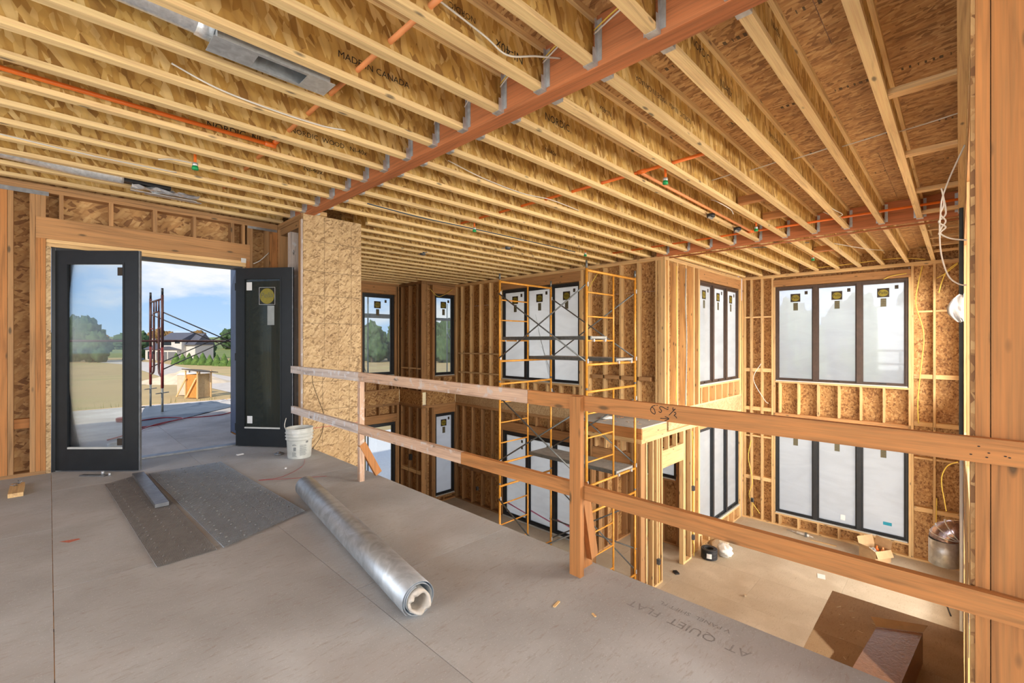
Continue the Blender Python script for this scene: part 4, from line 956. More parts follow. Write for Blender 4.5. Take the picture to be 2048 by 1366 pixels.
# ducts
du = root('air_duct', (0.3, 3.02, CZ), 'round silver duct with open rectangular boot between the loft joists', 'duct')
tube('duct', smooth_path([(-2.4, 3.03, CZ+0.13), (-0.8, 3.02, CZ+0.13), (0.2, 3.02, CZ+0.13), (0.62, 3.02, CZ+0.12)]), 0.085, 'foil', du, 20)
tube('collar', [(0.58, 3.02, CZ+0.12), (0.655, 3.02, CZ+0.11)], 0.09, 'foil', du, 20)
box('boot_top', 0.65, 1.28, 2.91, 3.07, CZ+0.15, CZ+0.153, 'galv_dark', du); box('boot_side', 0.65, 1.28, 2.91, 2.913, CZ-0.005, CZ+0.15, 'galv', du); box('boot_side', 0.65, 1.28, 3.067, 3.07, CZ-0.005, CZ+0.15, 'galv', du)
box('boot_end', 0.65, 0.653, 2.91, 3.07, CZ-0.005, CZ+0.15, 'galv', du); box('boot_end', 1.277, 1.28, 2.91, 3.07, CZ-0.005, CZ+0.15, 'galv', du)
box('boot_face', 0.63, 0.86, 2.90, 3.085, CZ-0.009, CZ-0.006, 'galv', du); box('boot_face', 1.14, 1.31, 2.90, 3.085, CZ-0.009, CZ-0.006, 'galv', du)
box('boot_lip', 0.86, 1.14, 2.90, 2.925, CZ-0.009, CZ-0.006, 'galv', du); box('boot_lip', 0.86, 1.14, 3.06, 3.085, CZ-0.009, CZ-0.006, 'galv', du)
d2 = root('air_duct', (0.3, 6.36, CZ), 'crumpled foil duct with dark hole and metal strips before the glazed doors', 'duct')
tube('duct', smooth_path([(-1.5, 6.28, CZ+0.12), (-0.3, 6.28, CZ+0.08), (0.2, 6.28, CZ+0.05), (0.55, 6.28, CZ+0.05)]), 0.07, 'foil', d2, 16)
box('dark_mouth', 0.55, 0.95, 6.23, 6.33, CZ+0.0, CZ+0.07, 'black', d2)
V, F = [], []
for i in range(13):
    for j in range(6): V.append((0.62+i*0.05, 6.24+j*0.035, CZ-0.015+0.03*noise.noise(Vector((i*0.9, j*1.3, 2)))+0.012*math.sin(i*1.7+j*2.1)))
for i in range(12):
    for j in range(5): F.append((i*6+j, i*6+j+1, (i+1)*6+j+1, (i+1)*6+j))
mk('crumpled_foil', V, F, 'foil', d2); box('strip', 0.62, 1.22, 6.40, 6.45, CZ-0.035, CZ-0.030, 'galv', d2); box('strip', 0.75, 1.28, 6.46, 6.52, CZ-0.03, CZ-0.025, 'galv', d2)
# cables
cable('electric_cable', [(0.85, JY(4)-0.04, CZ+0.14), (1.3, JY(4)-0.06, CZ+0.12), (1.75, JY(4)-0.05, CZ+0.09), (1.95, JY(4)-0.05, CZ+0.06), (2.15, JY(4)-0.1, CZ+0.12), (2.33, JY(4)-0.16, CZ+0.16)], 0.006, 'wire_white', 'white cable stapled along a loft joist to the beam')
cable('electric_cable', [(0.55, JY(8)-0.04, CZ+0.10), (0.8, JY(8)-0.06, CZ+0.03), (1.15, JY(8)-0.06, CZ+0.01), (1.5, JY(8)-0.05, CZ+0.02), (1.7, JY(8)-0.05, CZ+0.05)], 0.006, 'wire_white', 'white cable drooping along a joist beside the boot')
cable('electric_cable', [(-0.4, JY(13)-0.04, CZ+0.03), (0.3, JY(13)-0.06, CZ+0.005), (0.9, JY(13)-0.05, CZ+0.02)], 0.006, 'wire_white', 'white cable along a joist by the crumpled duct')
cable('electric_cable', [(0.7, JY(12)-0.05, CZ-0.02), (0.8, JY(12)-0.05, CZ+0.01), (0.95, JY(12)-0.05, CZ+0.02)], 0.006, 'wire_white', 'short curled end of white cable under a loft joist')
for k in range(0, 10):
    y = JY(k)+0.05
    cable('electric_cable', [(2.10, y+0.02, CZ+0.06), (2.2, y+0.16, CZ+0.12), (2.30, y+0.32, CZ+0.17)], 0.0045, 'wire_white', 'white cable crossing a joist bay beside the beam', 'cable', 'cables crossing the joist bays at the beam')
    if k % 2 == 0 or k < 5: cable('electric_cable', [(2.12, y+0.02, CZ+0.10), (2.22, y+0.17, CZ+0.16), (2.31, y+0.33, CZ+0.20)], 0.0045, 'wire_yellow', 'yellow cable crossing a joist bay beside the beam', 'cable', 'yellow cables at the beam')
cable('electric_cable', [(2.75, JY(8)-0.05, CZ+0.10), (3.2, JY(8)-0.06, CZ+0.04), (3.8, JY(8)-0.06, CZ+0.02), (4.3, JY(8)-0.08, CZ+0.05), (4.9, JY(8)-0.05, CZ+0.05)], 0.005, 'wire_white', 'white cable clipped along a joist over the void')
cable('electric_cable', [(2.75, JY(12)-0.06, CZ+0.02), (3.5, JY(12)-0.06, CZ+0.0), (4.4, JY(12)-0.06, CZ+0.01), (5.6, JY(12)-0.06, CZ+0.02), (7.0, JY(12)-0.06, CZ+0.02)], 0.007, 'wire_blue', 'dark blue cable clipped along a joist over the void')
for i in range(5):
    y0, y1 = JY(i-1)+0.0, JY(i)+0.0; x0 = 5.2+0.02*i
    cable('electric_cable', [(x0-0.02, y0, CZ+0.18), (x0, (y0+y1)/2, CZ+0.165), (x0, y1, CZ+0.15)], 0.005, 'wire_white', 'thin grey cable strung across a joist bay over the void', 'cable', 'cables strung across the joist bays over the void')
cable('electric_cable', [(5.9, 2.25, CZ+0.12), (5.7, 2.1, CZ+0.02), (6.0, 2.05, CZ-0.02), (6.4, 2.15, CZ+0.02), (6.7, 2.25, CZ+0.12)], 0.005, 'wire_white', 'white cable looping round the black boxes')
cable('electric_cable', [(6.9, 1.3, CZ+0.15), (7.1, 1.15, CZ+0.02), (7.35, 1.1, CZ+0.0), (7.5, 1.2, CZ+0.02), (7.55, 1.35, CZ+0.12)], 0.005, 'wire_white', 'white cable loop hanging from a joist by the far beam')
cable('electric_cable', [(9.6, 1.55, CZ+0.03), (10.4, 1.2, CZ+0.0), (10.9, 1.0, CZ+0.02)], 0.006, 'wire_white', 'white cable under the joists near the far wall')
for pts, wh in (([(9.0, 3.0, CZ+0.10), (9.3, 2.75, CZ+0.09), (9.6, 2.5, CZ+0.1)], 'dark rod through the joist webs by the far beam'), ([(9.2, 2.4, CZ+0.12), (9.5, 2.15, CZ+0.11), (9.7, 1.95, CZ+0.12)], 'dark rod through the joist webs near the far window wall')):
    tag(tube('threaded_rod', pts, 0.008, 'steel_grey'), wh, 'rod')
wk_ = root('hanging_cable', (4.95, 0.02, 2.05), 'twisted white cable hanging in loops beside the right wall', 'cable')
tube('strand', smooth_path([(4.9, -0.03, 2.92), (4.9, 0.05, 2.70), (4.9, 0.095, 2.54), (4.9, 0.105, 2.42), (4.9, 0.11, 2.28), (4.9, 0.10, 2.10), (4.9, 0.06, 1.93), (4.9, 0.0, 1.86), (4.9, -0.05, 1.85)]), 0.006, 'wire_white', wk_, 6)
tube('strand', smooth_path([(4.9, 0.09, 2.56), (4.91, 0.075, 2.42), (4.9, 0.115, 2.36), (4.89, 0.075, 2.31), (4.9, 0.105, 2.27), (4.9, 0.05, 2.22), (4.9, -0.05, 2.19)]), 0.006, 'wire_white', wk_, 6)
tube('strand', smooth_path([(4.9, 0.10, 2.62), (4.9, 0.085, 2.5), (4.9, 0.105, 2.42), (4.9, 0.075, 2.36), (4.9, 0.10, 2.31), (4.9, 0.115, 2.26)]), 0.006, 'wire_white', wk_, 6)
# pipes and plastic along the right wall
tag(tube('vent_pipe', [(8.05, -0.018, 0.25), (8.05, -0.018, CZ-0.001)], 0.021, 'slate_pipe', None, 12, at=(8.05, -0.018, 0.25)), 'slate grey vertical pipe against the right wall', 'pipe')
tag(tube('vent_pipe', [(8.0, -0.020, LOW+0.002), (8.0, -0.020, 0.22)], 0.018, 'pvc', None, 12, at=(8.0, -0.02, LOW+0.002)), 'white vertical pipe against the right wall', 'pipe')
tag(box('blue_tag', 3.30, 3.36, -0.036, -0.034, -0.20, 0.02, 'blue_label'), 'dark blue label strip on the right wall edge', 'label')
def flap(y0, y1, z0, z1, x, label):
    V, F = [], []
    for i in range(7):
        for j in range(7):
            s, t = i/6, j/6; taper = math.sin(PI*min(1, max(0, t*0.8+0.12)))
            V.append((x+0.05*noise.noise(Vector((i*0.7, j*0.6, x))), y0+(y1-y0)*s*taper, z0+(z1-z0)*t+0.03*noise.noise(Vector((i*0.5, j*0.9, 3)))))
    for i in range(6):
        for j in range(6): F.append((i*7+j, i*7+j+1, (i+1)*7+j+1, (i+1)*7+j))
    ob = mk('plastic_sheet', V, F, 'white_film', None, True); m_ = ob.modifiers.new('thickness', 'SOLIDIFY'); m_.thickness = 0.002
    tag(ob, label, 'plastic sheet')
flap(-0.03, 0.085, 1.60, 1.86, 5.9, 'crumpled white plastic sheet sticking out of the right wall above the rail')
flap(-0.03, 0.07, 0.36, 0.55, 5.9, 'crumpled white plastic sheet sticking out of the right wall at the rail')
# round duct elbow
el = root('duct_elbow', (8.4, 0.16, -1.5), 'shiny duct elbow sealed with purplish tape turning down from the right wall', 'duct')
arc = [(8.4, -0.03, -0.98)] + [(8.4, 0.135-0.145*math.cos(a)*1.0, -1.125+0.145*math.sin(a)) for a in [PI*0.5*(1-i/4) + PI*0.5 for i in range(0)]]
pts = [(8.4, -0.03, -1.08)] + [(8.4, -0.0+0.15*math.sin(a), -1.08-0.15*(1-math.cos(a))) for a in [PI/2*i/4 for i in range(1, 5)]]
tube('elbow', pts, [0.14, 0.142, 0.146, 0.149, 0.150], 'foil_purple', el, 24)
for p, q in zip(pts[1:4], pts[2:5]):
    d = (Vector(q)-Vector(p)).normalized()*0.006; tube('seam', [Vector(p)-d, Vector(p)+d], 0.156, 'foil', el, 24)
V, F = tube_geo([(8.4, 0.15, -1.23), (8.4, 0.15, -1.56)], 0.152, 24, False); q = mk('sleeve', V, F, 'galv', el, True); q.modifiers.new('thickness', 'SOLIDIFY').thickness = 0.002

# ================================================================ scaffold in the great room
sf = root('scaffold_tower', (6.62, 5.12, LOW), 'yellow three-lift scaffold tower standing in the void before the tall windows', 'scaffold')
SX0, SX1, SY0, SY1 = 5.88, 7.366, 4.148, 6.098
lifts = [-3.12, -1.213, 0.694]
for li, zb in enumerate(lifts):
    for y in (SY0, SY1):
        for x in (SX0, SX1):
            tube('leg', [(x, y, zb), (x, y, zb+1.87)], 0.021, 'yellow_paint', sf, 10)
            tube('coupling_pin', [(x, y, zb+1.871), (x, y, zb+(1.99 if li == 2 else 1.9065))], 0.017, 'steel_grey', sf, 8)
            for z in (zb+0.42, zb+1.62): box('brace_lock', x-0.012, x+0.012, y-0.032, y-0.021, z-0.035, z+0.035, 'galv', sf)
        tube('crossbar', [(SX0+0.022, y, zb+1.84), (SX1-0.022, y, zb+1.84)], 0.020, 'yellow_paint', sf, 10)
        tube('crossbar', [(SX0+0.022, y, zb+0.36), (SX1-0.022, y, zb+0.36)], 0.020, 'yellow_paint', sf, 10)
        xm = SX0+0.77
        tube('ladder_post', [(xm, y, zb+0.38), (xm, y, zb+1.82)], 0.017, 'yellow_paint', sf, 8)
        for z in (0.74, 1.12, 1.50): tube('rung', [(SX0+0.022, y, zb+z), (xm-0.018, y, zb+z)], 0.013, 'yellow_paint', sf, 8)
    for x, o_ in ((SX0, -0.03), (SX1, 0.03)):
        tube('cross_brace', [(x+o_, SY0, zb+0.42), (x+o_, SY1, zb+1.62)], 0.013, 'steel_grey', sf, 8)
        tube('cross_brace', [(x+o_+0.02, SY0, zb+1.62), (x+o_+0.02, SY1, zb+0.42)], 0.013, 'steel_grey', sf, 8)
tube('cross_brace', [(SX0, SY0-0.03, LOW+0.25), (SX0, SY1+0.03, LOW+0.25)], 0.014, 'steel_grey', sf, 8)
tube('cross_brace', [(SX1, SY0-0.03, LOW+0.9), (SX1, SY1+0.03, LOW+0.9)], 0.014, 'steel_grey', sf, 8)
for y in (SY0, SY1):
    for x in (SX0, SX1): box('foot_plate', x-0.06, x+0.06, y-0.06, y+0.06, LOW+0.001, LOW+0.018, 'steel_grey', sf); tube('base_jack', [(x, y, LOW+0.018), (x, y, -3.12)], 0.016, 'steel_grey', sf, 8)
def plank(x0, x1, z, label):
    r = root('scaffold_plank', ((x0+x1)/2, 5.12, z), label, 'plank')
    box('deck', x0+0.03, x1-0.03, SY0-0.02, SY1+0.02, z+0.018, z+0.055, 'plank_grey', r)
    for a in (x0, x1-0.029): box('side_rail', a, a+0.029, SY0-0.02, SY1+0.02, z+0.0, z+0.06, 'steel_grey' if a == x0 else 'plank_grey', r)
    for y in (SY0-0.03, SY1+0.005):
        for a in (x0+0.05, x1-0.09): box('hook', a, a+0.03, y-0.02, y+0.05, z-0.030, z+0.012, 'galv', r)
    return r
plank(5.96, 6.42, 0.694+0.74+0.014, 'grey scaffold plank on the ladder rungs, highest of three')
plank(6.70, 7.25, 0.694+0.36+0.021, 'grey scaffold plank on the middle crossbars of the tower')
plank(6.70, 7.25, -1.213+0.36+0.021, 'grey scaffold plank on the lower crossbars of the tower')

# ================================================================ things on the lower floor and landing
def rot_box(name, c, l, w, h, a, mat, parent=None, z=0.0):
    d = Vector((math.cos(a), math.sin(a), 0))*l/2; c = Vector(c)
    return beam_box(name, c-d+Vector((0, 0, z+h)), c+d+Vector((0, 0, z+h)), w, h, mat, parent)
cb = root('long_carton', (4.6, 0.45, -1.5), 'long plastic-wrapped brown carton lying on the stair landing', 'box')
# corners of the top measured on the landing
CTOP = -1.22
A0, A1 = Vector((5.36, 0.545, 0)), Vector((5.55, 0.235, 0)); dirn = Vector((-1.0, 0.09, 0)).normalized()
L_ = 1.75
V = [A0, A1, A1+dirn*L_, A0+dirn*L_]
mk('carton', [v+Vector((0, 0, -1.499)) for v in V]+[v+Vector((0, 0, CTOP)) for v in V], [(0, 1, 2, 3), (4, 7, 6, 5), (0, 4, 5, 1), (1, 5, 6, 2), (2, 6, 7, 3), (3, 7, 4, 0)], 'cardboard_wrap', cb)
mk('flap', [A0+Vector((0.0, 0, CTOP+0.002)), A1+Vector((0.0, 0, CTOP+0.002)), A1+Vector((0.07, -0.03, CTOP+0.045)), A0+Vector((0.07, 0.05, CTOP+0.045)), A0+Vector((0.0, 0, CTOP+0.006)), A1+Vector((0.0, 0, CTOP+0.006)), A1+Vector((0.07, -0.03, CTOP+0.049)), A0+Vector((0.07, 0.05, CTOP+0.049))], BF, 'cardboard', cb)
for i in range(26):
    x, y = 4.6+1.7*random.random(), 0.25+0.75*random.random()
    if y < 0.62 and x < 5.6: continue
    scrap('wood_chip', x, y, 0.02+0.05*random.random(), 0.008, 0.004, random.random()*3, 'dust', 'small pale wood chip lying on the brown landing', 'wood chip', -1.4998)['group'] = 'wood chips on the landing'
# carton with rags by the far wall
oc = root('open_carton', (12.25, 1.25, LOW), 'small open cardboard carton holding plastic and orange bottles under the far window', 'box')
a = -0.55; C0 = Vector((12.22, 1.27, 0)); ex, ey = Vector((math.cos(a), math.sin(a), 0)), Vector((-math.sin(a), math.cos(a), 0))
def panel(c, l, w, h, ang, nm, m='cardboard'): return rot_box(nm, (c.x, c.y, LOW), l, w, h, ang, m, oc)
panel(C0-ey*0.17, 0.42, 0.006, 0.26, a, 'side'); panel(C0+ey*0.17, 0.42, 0.006, 0.26, a, 'side'); panel(C0-ex*0.21, 0.335, 0.006, 0.26, a+PI/2, 'side'); panel(C0+ex*0.21, 0.335, 0.006, 0.26, a+PI/2, 'side')
panel(C0, 0.42, 0.335, 0.006, a, 'base')
zt = LOW+0.26
def fl_(p, q, out, up): 
    p, q, o_ = Vector((p.x, p.y, zt)), Vector((q.x, q.y, zt)), Vector((out.x, out.y, up)); n_ = Vector((0, 0, 0.005))
    mk('flap', [p, q, q+o_, p+o_, p+n_, q+n_, q+o_+n_, p+o_+n_], BF, 'cardboard', oc)
fl_(C0-ex*0.21-ey*0.17, C0+ex*0.21-ey*0.17, -ey*0.06, -0.13); fl_(C0-ex*0.21+ey*0.17, C0+ex*0.21+ey*0.17, ey*0.05, 0.17); fl_(C0-ex*0.21-ey*0.17, C0-ex*0.21+ey*0.17, -ex*0.17, 0.12); fl_(C0+ex*0.21-ey*0.17, C0+ex*0.21+ey*0.17, ex*0.04, 0.17)
for i, (dx, dy, m) in enumerate(((0.08, 0.02, 'orange'), (0.13, -0.07, 'orange_dusty'))):
    p = C0+ex*dx+ey*dy; b_ = lathe('bottle', [(0.0, 0.0), (0.035, 0.0), (0.037, 0.16), (0.015, 0.20), (0.015, 0.23), (0.0, 0.23)], m, None, (p.x, p.y, LOW+0.05), 16)
    tag(b_, 'orange bottle standing in the open carton, ' + ('upright' if i == 0 else 'paler one'), 'bottle')
V, F = [], []
for i in range(9):
    for j in range(9):
        p = C0+ex*(-0.17+0.20*i/8)+ey*(-0.13+0.25*j/8); V.append((p.x, p.y, LOW+0.20+0.09*noise.noise(Vector((i*0.8, j*0.8, 1)))))
for i in range(8):
    for j in range(8): F.append((i*9+j, (i+1)*9+j, (i+1)*9+j+1, i*9+j+1))
tag(mk('plastic_wrap', V, F, 'white_film'), 'crumpled clear plastic wrap lying in the open carton', 'plastic')
# coil and bag at the closet corner
co = root('cable_coil', (9.86, 3.80, LOW), 'black cable coil with a white label by the closet corner', 'coil')
for i in range(7):
    for rr_ in (0.10, 0.125, 0.15):
        tube('winding', [(9.86+rr_*math.cos(a), 3.80+rr_*math.sin(a), LOW+0.018+i*0.03) for a in [2*PI*q/24 for q in range(24)]], 0.0155, 'black', co, 6, True)
an = math.atan2(-3.8, -9.86); V = [Vector((9.86+0.1668*math.cos(an+q), 3.80+0.1668*math.sin(an+q), LOW+z)) for z in (0.05, 0.15) for q in (-0.3, -0.1, 0.1, 0.3)]
mk('label', V, [(0, 1, 5, 4), (1, 2, 6, 5), (2, 3, 7, 6)], 'paper', co)
def lump(name, c, sx, sy, sz, mat, label, cat, seed=0, ang=0.0):
    V, F = [], []; n1, n2 = 20, 12
    for j in range(n2+1):
        th = PI*j/n2
        for i in range(n1):
            ph = 2*PI*i/n1; v = Vector((math.sin(th)*math.cos(ph), math.sin(th)*math.sin(ph), math.cos(th)))
            k = 1+0.38*noise.noise(v*1.9+Vector((seed, 0, 0)))+0.18*noise.noise(v*4.5+Vector((0, seed, 0)))
            x_, y_, z_ = v.x*sx*k, v.y*sy*k, max(v.z*sz*k, -sz*0.8)
            V.append(Vector(c)+Vector((x_*math.cos(ang)-y_*math.sin(ang), x_*math.sin(ang)+y_*math.cos(ang), z_+sz*0.8)))
    for j in range(n2):
        for i in range(n1): F.append((j*n1+i, (j+1)*n1+i, (j+1)*n1+(i+1) % n1, j*n1+(i+1) % n1))
    return tag(mk(name, V, F, mat, None, True), label, cat)
lump('rag_bag', (10.20, 3.60, LOW), 0.20, 0.15, 0.13, 'fabric_white', 'crumpled white cloth bag lying beside the black coil', 'bag', 3, 0.6)
lump('sawdust_heap', (10.62, 3.86, LOW), 0.36, 0.16, 0.045, 'dust', 'flat heap of pale sawdust by the corner windows', 'sawdust', 8, 0.2)
cg = root('caulk_gun', (12.55, 2.65, LOW), 'pale caulking gun lying along the far wall', 'caulk gun')
tube('rod', [(12.60, 3.00, LOW+0.03), (12.57, 2.78, LOW+0.035)], 0.008, 'galv', cg); tube('cartridge', [(12.57, 2.78, LOW+0.035), (12.54, 2.52, LOW+0.035)], 0.028, 'fabric_white', cg, 12)
box('trigger', 12.50, 12.54, 2.56, 2.60, LOW, LOW+0.10, 'steel_grey', cg); tube('nozzle', [(12.54, 2.52, LOW+0.035), (12.53, 2.43, LOW+0.03)], [0.02, 0.006], 'fabric_white', cg, 10)
scrap('wood_strip', 12.40, 2.22, 0.5, 0.03, 0.015, 1.62, 'wood_pale', 'thin wooden strip on the floor beyond the caulking gun', 'wood strip', LOW)
scrap('paper_sheet', 10.62, 1.93, 0.20, 0.13, 0.004, 0.2, 'paper', 'small white paper on the open lower floor', 'paper', LOW)
mk_ = mk('paper_strip', [(11.55, 1.9, LOW+0.003), (11.65, 1.95, LOW+0.006), (11.75, 1.0, LOW+0.003), (11.62, 0.95, LOW+0.006)], [(0, 1, 2, 3)], 'paper'); mk_.modifiers.new('thickness', 'SOLIDIFY').thickness = 0.003; tag(mk_, 'long strip of clear wrapping on the floor before the open carton', 'plastic strip')
scrap('dirt_clod', 8.83, 2.76, 0.05, 0.04, 0.03, 0.5, 'dust', 'small tan crumb on the open lower floor', 'crumb', LOW)
cable('black_hose', [(11.05, 0.70, LOW+0.01), (11.45, 0.78, LOW+0.01), (11.9, 0.62, LOW+0.01), (11.6, 0.28, LOW+0.01), (10.6, 0.10, LOW+0.01)], 0.010, 'black', 'thin black hose curling over the floor by the right wall', 'hose')
scrap('work_glove', 8.75, 4.02, 0.12, 0.08, 0.03, 0.9, 'black', 'black work glove at the foot of the closet studs', 'glove', LOW)
# electrical boxes on studs
def ebox(x, y, z, where, mat='box_grey', s=1.0, facing='Y', wires=True):
    r = root('outlet_box', (x, y, z), 'electrical box ' + where, 'outlet box'); h = 0.05*s
    if facing == 'Y': box('shell', x-0.03*s, x+0.03*s, y-0.055, y-0.001, z, z+2*h, mat, r); box('opening', x-0.022*s, x+0.022*s, y-0.0565, y-0.0552, z+0.01, z+2*h-0.01, 'black', r); dv = Vector((0, -0.03, 0))
    else: box('shell', x-0.055, x-0.001, y-0.03*s, y+0.03*s, z, z+2*h, mat, r); box('opening', x-0.0565, x-0.0552, y-0.022*s, y+0.022*s, z+0.01, z+2*h-0.01, 'black', r); dv = Vector((-0.03, 0, 0))
    if wires: tube('wire', smooth_path([Vector((x, y, z))+dv, Vector((x, y, z-0.18))+dv*1.6, Vector((x+0.02, y, z-0.36))+dv, ]), 0.006, 'wire_yellow', r, 6)
ebox(8.04, 4.06, LOW+0.42, 'grey, low on the free end of the closet partition'); ebox(9.60, 4.06, LOW+0.40, 'on the stud behind the black coil'); ebox(9.60, 4.06, -1.75, 'small, halfway up the closet corner stud', wires=False)
ebox(12.82, 3.83, LOW+0.45, 'on the far wall stud in the corner bay', 'box_grey', 1.0, 'X'); ebox(WX, 9.62, LOW+0.45, 'low on the stud wall behind the scaffold', 'box_grey', 1.0, 'X', False)
ebox(WX, 9.52, -1.95, 'dark blue, between studs left of the lower glass doors', 'wire_blue', 2.0, 'X', False); ebox(7.25, 11.15, -1.95, 'black, between studs of the stepped bay', 'black', 1.6, 'X', False)
tag(box('breaker_panel', 7.28, 7.38, 5.24, 5.50, -2.46, -1.98, 'panel_grey'), 'grey metal panel box on the closet framing', 'panel box')
tag(box('orange_tube', 9.83, 9.90, 4.36, 4.40, -2.6, -2.0, 'orange'), 'bright orange tube standing in the closet', 'tube')
# yellow cables on the far and corner walls
cable('electric_cable', [(12.80, 0.55, 3.00), (12.79, 0.62, 2.6), (12.79, 0.65, 2.2), (12.79, 0.53, 1.6), (12.79, 0.56, 1.0), (12.79, 0.62, 0.2), (12.79, 0.61, -0.3)], 0.010, 'wire_yellow', 'yellow cable bundle running down the far wall bay')
cable('electric_cable', [(12.6, 0.02, 2.98), (12.7, 0.17, 2.85), (12.76, 0.25, 2.65), (12.78, 0.30, 2.42)], 0.011, 'wire_yellow', 'yellow cable end curling out at the top right corner')
cable('electric_cable', [(12.6, 0.02, 2.96), (12.72, 0.2, 2.8), (12.78, 0.33, 2.72)], 0.009, 'wire_yellow', 'shorter yellow cable end at the top right corner')
cable('electric_cable', [(12.80, 0.80, 2.87), (12.80, 1.05, 2.84), (12.80, 1.18, 2.78)], 0.009, 'wire_yellow', 'yellow cable lying over the far window header')
cable('electric_cable', [(12.7, 2.6, CZ+0.06), (12.7, 1.8, CZ+0.07), (12.7, 1.0, CZ+0.10), (12.7, 0.5, CZ+0.02)], 0.008, 'wire_yellow', 'yellow cable strung through the joist ends over the far wall')
cable('electric_cable', [(12.0, 0.02, -0.85), (12.2, 0.17, -1.0), (12.3, 0.25, -1.3), (12.3, 0.20, -1.75), (12.3, 0.18, -1.9)], 0.010, 'wire_yellow', 'yellow cable loop dangling beside the lower far window')
cable('electric_cable', [(12.79, 0.33, -1.8), (12.79, 0.34, -2.3), (12.79, 0.36, LOW+0.2)], 0.010, 'wire_yellow', 'yellow cable hanging behind the duct elbow')
cable('electric_cable', [(12.80, 3.86, -1.15), (12.78, 3.92, -1.6), (12.78, 3.82, -2.2), (12.78, 3.9, -2.6), (12.78, 3.65, LOW+0.2)], 0.009, 'wire_yellow', 'yellow cable hanging in the far corner bay')
cable('electric_cable', [(8.9, 4.08, 2.95), (8.9, 4.08, 2.0), (8.92, 4.08, 1.2), (8.88, 4.08, 0.2)], 0.009, 'wire_yellow', 'yellow cable running down the closely spaced studs')
cable('electric_cable', [(9.35, 4.08, 2.95), (9.33, 4.08, 2.2), (9.38, 4.08, 1.4), (9.33, 4.08, 0.1)], 0.012, 'panel_grey', 'grey cable running down the closely spaced studs')
cable('electric_cable', [(9.66, 4.08, -0.5), (9.64, 4.05, -1.0), (9.66, 4.06, -2.0), (9.63, 4.05, LOW+0.3)], 0.011, 'wire_yellow', 'yellow cable running down the closet corner stud')
cable('electric_cable', [(12.78, 3.62, 0.85), (12.78, 3.80, 0.45), (12.78, 3.55, -0.05), (12.78, 3.45, -0.15)], 0.008, 'wire_white', 'white cable tangled in the upper far corner bay')
cable('electric_cable', [(WX+0.1, 5.7, 2.95), (WX-0.02, 5.86, 2.6), (WX-0.02, 5.95, 2.2)], 0.009, 'wire_yellow', 'yellow cable dangling beside the scaffold window')
cable('electric_cable', [(7.5, 10.6, 2.9), (7.8, 10.58, 2.7), (8.3, 10.6, 2.95)], 0.008, 'wire_yellow', 'yellow cable drooping over the narrow bay window')
cable('electric_cable', [(2.19, 6.99, 2.68), (2.07, 6.98, 2.55), (1.99, 6.99, 2.50)], 0.006, 'wire_white', 'white cable at the corner above the open glass door')
# white pipe sticks and pans on the platform
lump('paper_pile', (7.85, 5.05, PT), 0.16, 0.10, 0.03, 'paper', 'heap of white paper on the small grey platform', 'paper', 5)
for i in range(10):
    scrap('wood_chip', 7.55+0.8*random.random(), 4.15+0.9*random.random(), 0.05+0.05*random.random(), 0.012, 0.006, random.random()*3, 'orange_dusty' if i % 3 == 0 else 'wood_pale_flat', 'small wood shaving on the small grey platform', 'wood chip', PT)['group'] = 'shavings on the platform'
# ================================================================ outdoors
GZ = -3.7
gd = struct('floor_field', (0, 0, GZ-0.02), 'dry tan and green field around the building'); gd['category'] = 'field'
mk('grass_field', [(-260, -160, GZ-0.02), (420, -160, GZ-0.02), (420, 420, GZ-0.02), (-260, 420, GZ-0.02)], [(0, 1, 2, 3)], 'field', gd)
mk('gravel_yard', [(2.5, 11.95, GZ+0.02), (16, 11.95, GZ+0.02), (17, 24, GZ+0.02), (3, 22, GZ+0.02)], [(0, 1, 2, 3)], 'gravel', gd)
mk('gravel_yard', [(12.98, -6, GZ+0.02), (26, -6, GZ+0.02), (26, 11.9, GZ+0.02), (12.98, 11.9, GZ+0.02)], [(0, 1, 2, 3)], 'sand', gd)
def strip(name, cl, mat, par, z):
    V, F = [], []
    for i, (a, d, w) in enumerate(cl):
        p = LD(a, d, z); t = (LD(*cl[min(i+1, len(cl)-1)][:2])-LD(*cl[max(i-1, 0)][:2])).normalized(); s = Vector((-t.y, t.x, 0))*w/2
        V += [p-s, p+s]
    for i in range(len(cl)-1): F.append((2*i, 2*i+1, 2*i+3, 2*i+2))
    return mk(name, V, F, mat, par)
strip('gravel_drive', [(-18, 40, 6.5), (-26, 48, 6.5), (-36, 57, 6.5), (-48, 68, 7), (-62, 82, 7), (-84, 104, 7), (-110, 122, 8)], 'gravel_road', gd, GZ+0.01)
strip('bare_earth', [(-34, 92, 6), (-48, 98, 6), (-62, 104, 5), (-74, 107, 4)], 'sand_red', gd, GZ+0.012)
# low hills
V, F = [], []; n1, n2 = 60, 10
for j in range(n2+1):
    for i in range(n1+1):
        d = 135+j*34; a = -1.25+2.5*i/n1; lat = a*d
        z = GZ-0.4+ (j/n2)**0.8*(10+6*noise.noise(Vector((lat*0.008, d*0.008, 0.3))))
        V.append(LD(lat, d, z))
for j in range(n2):
    for i in range(n1): F.append((j*(n1+1)+i, j*(n1+1)+i+1, (j+1)*(n1+1)+i+1, (j+1)*(n1+1)+i))
mk('low_hills', V, F, 'hill', gd, True)
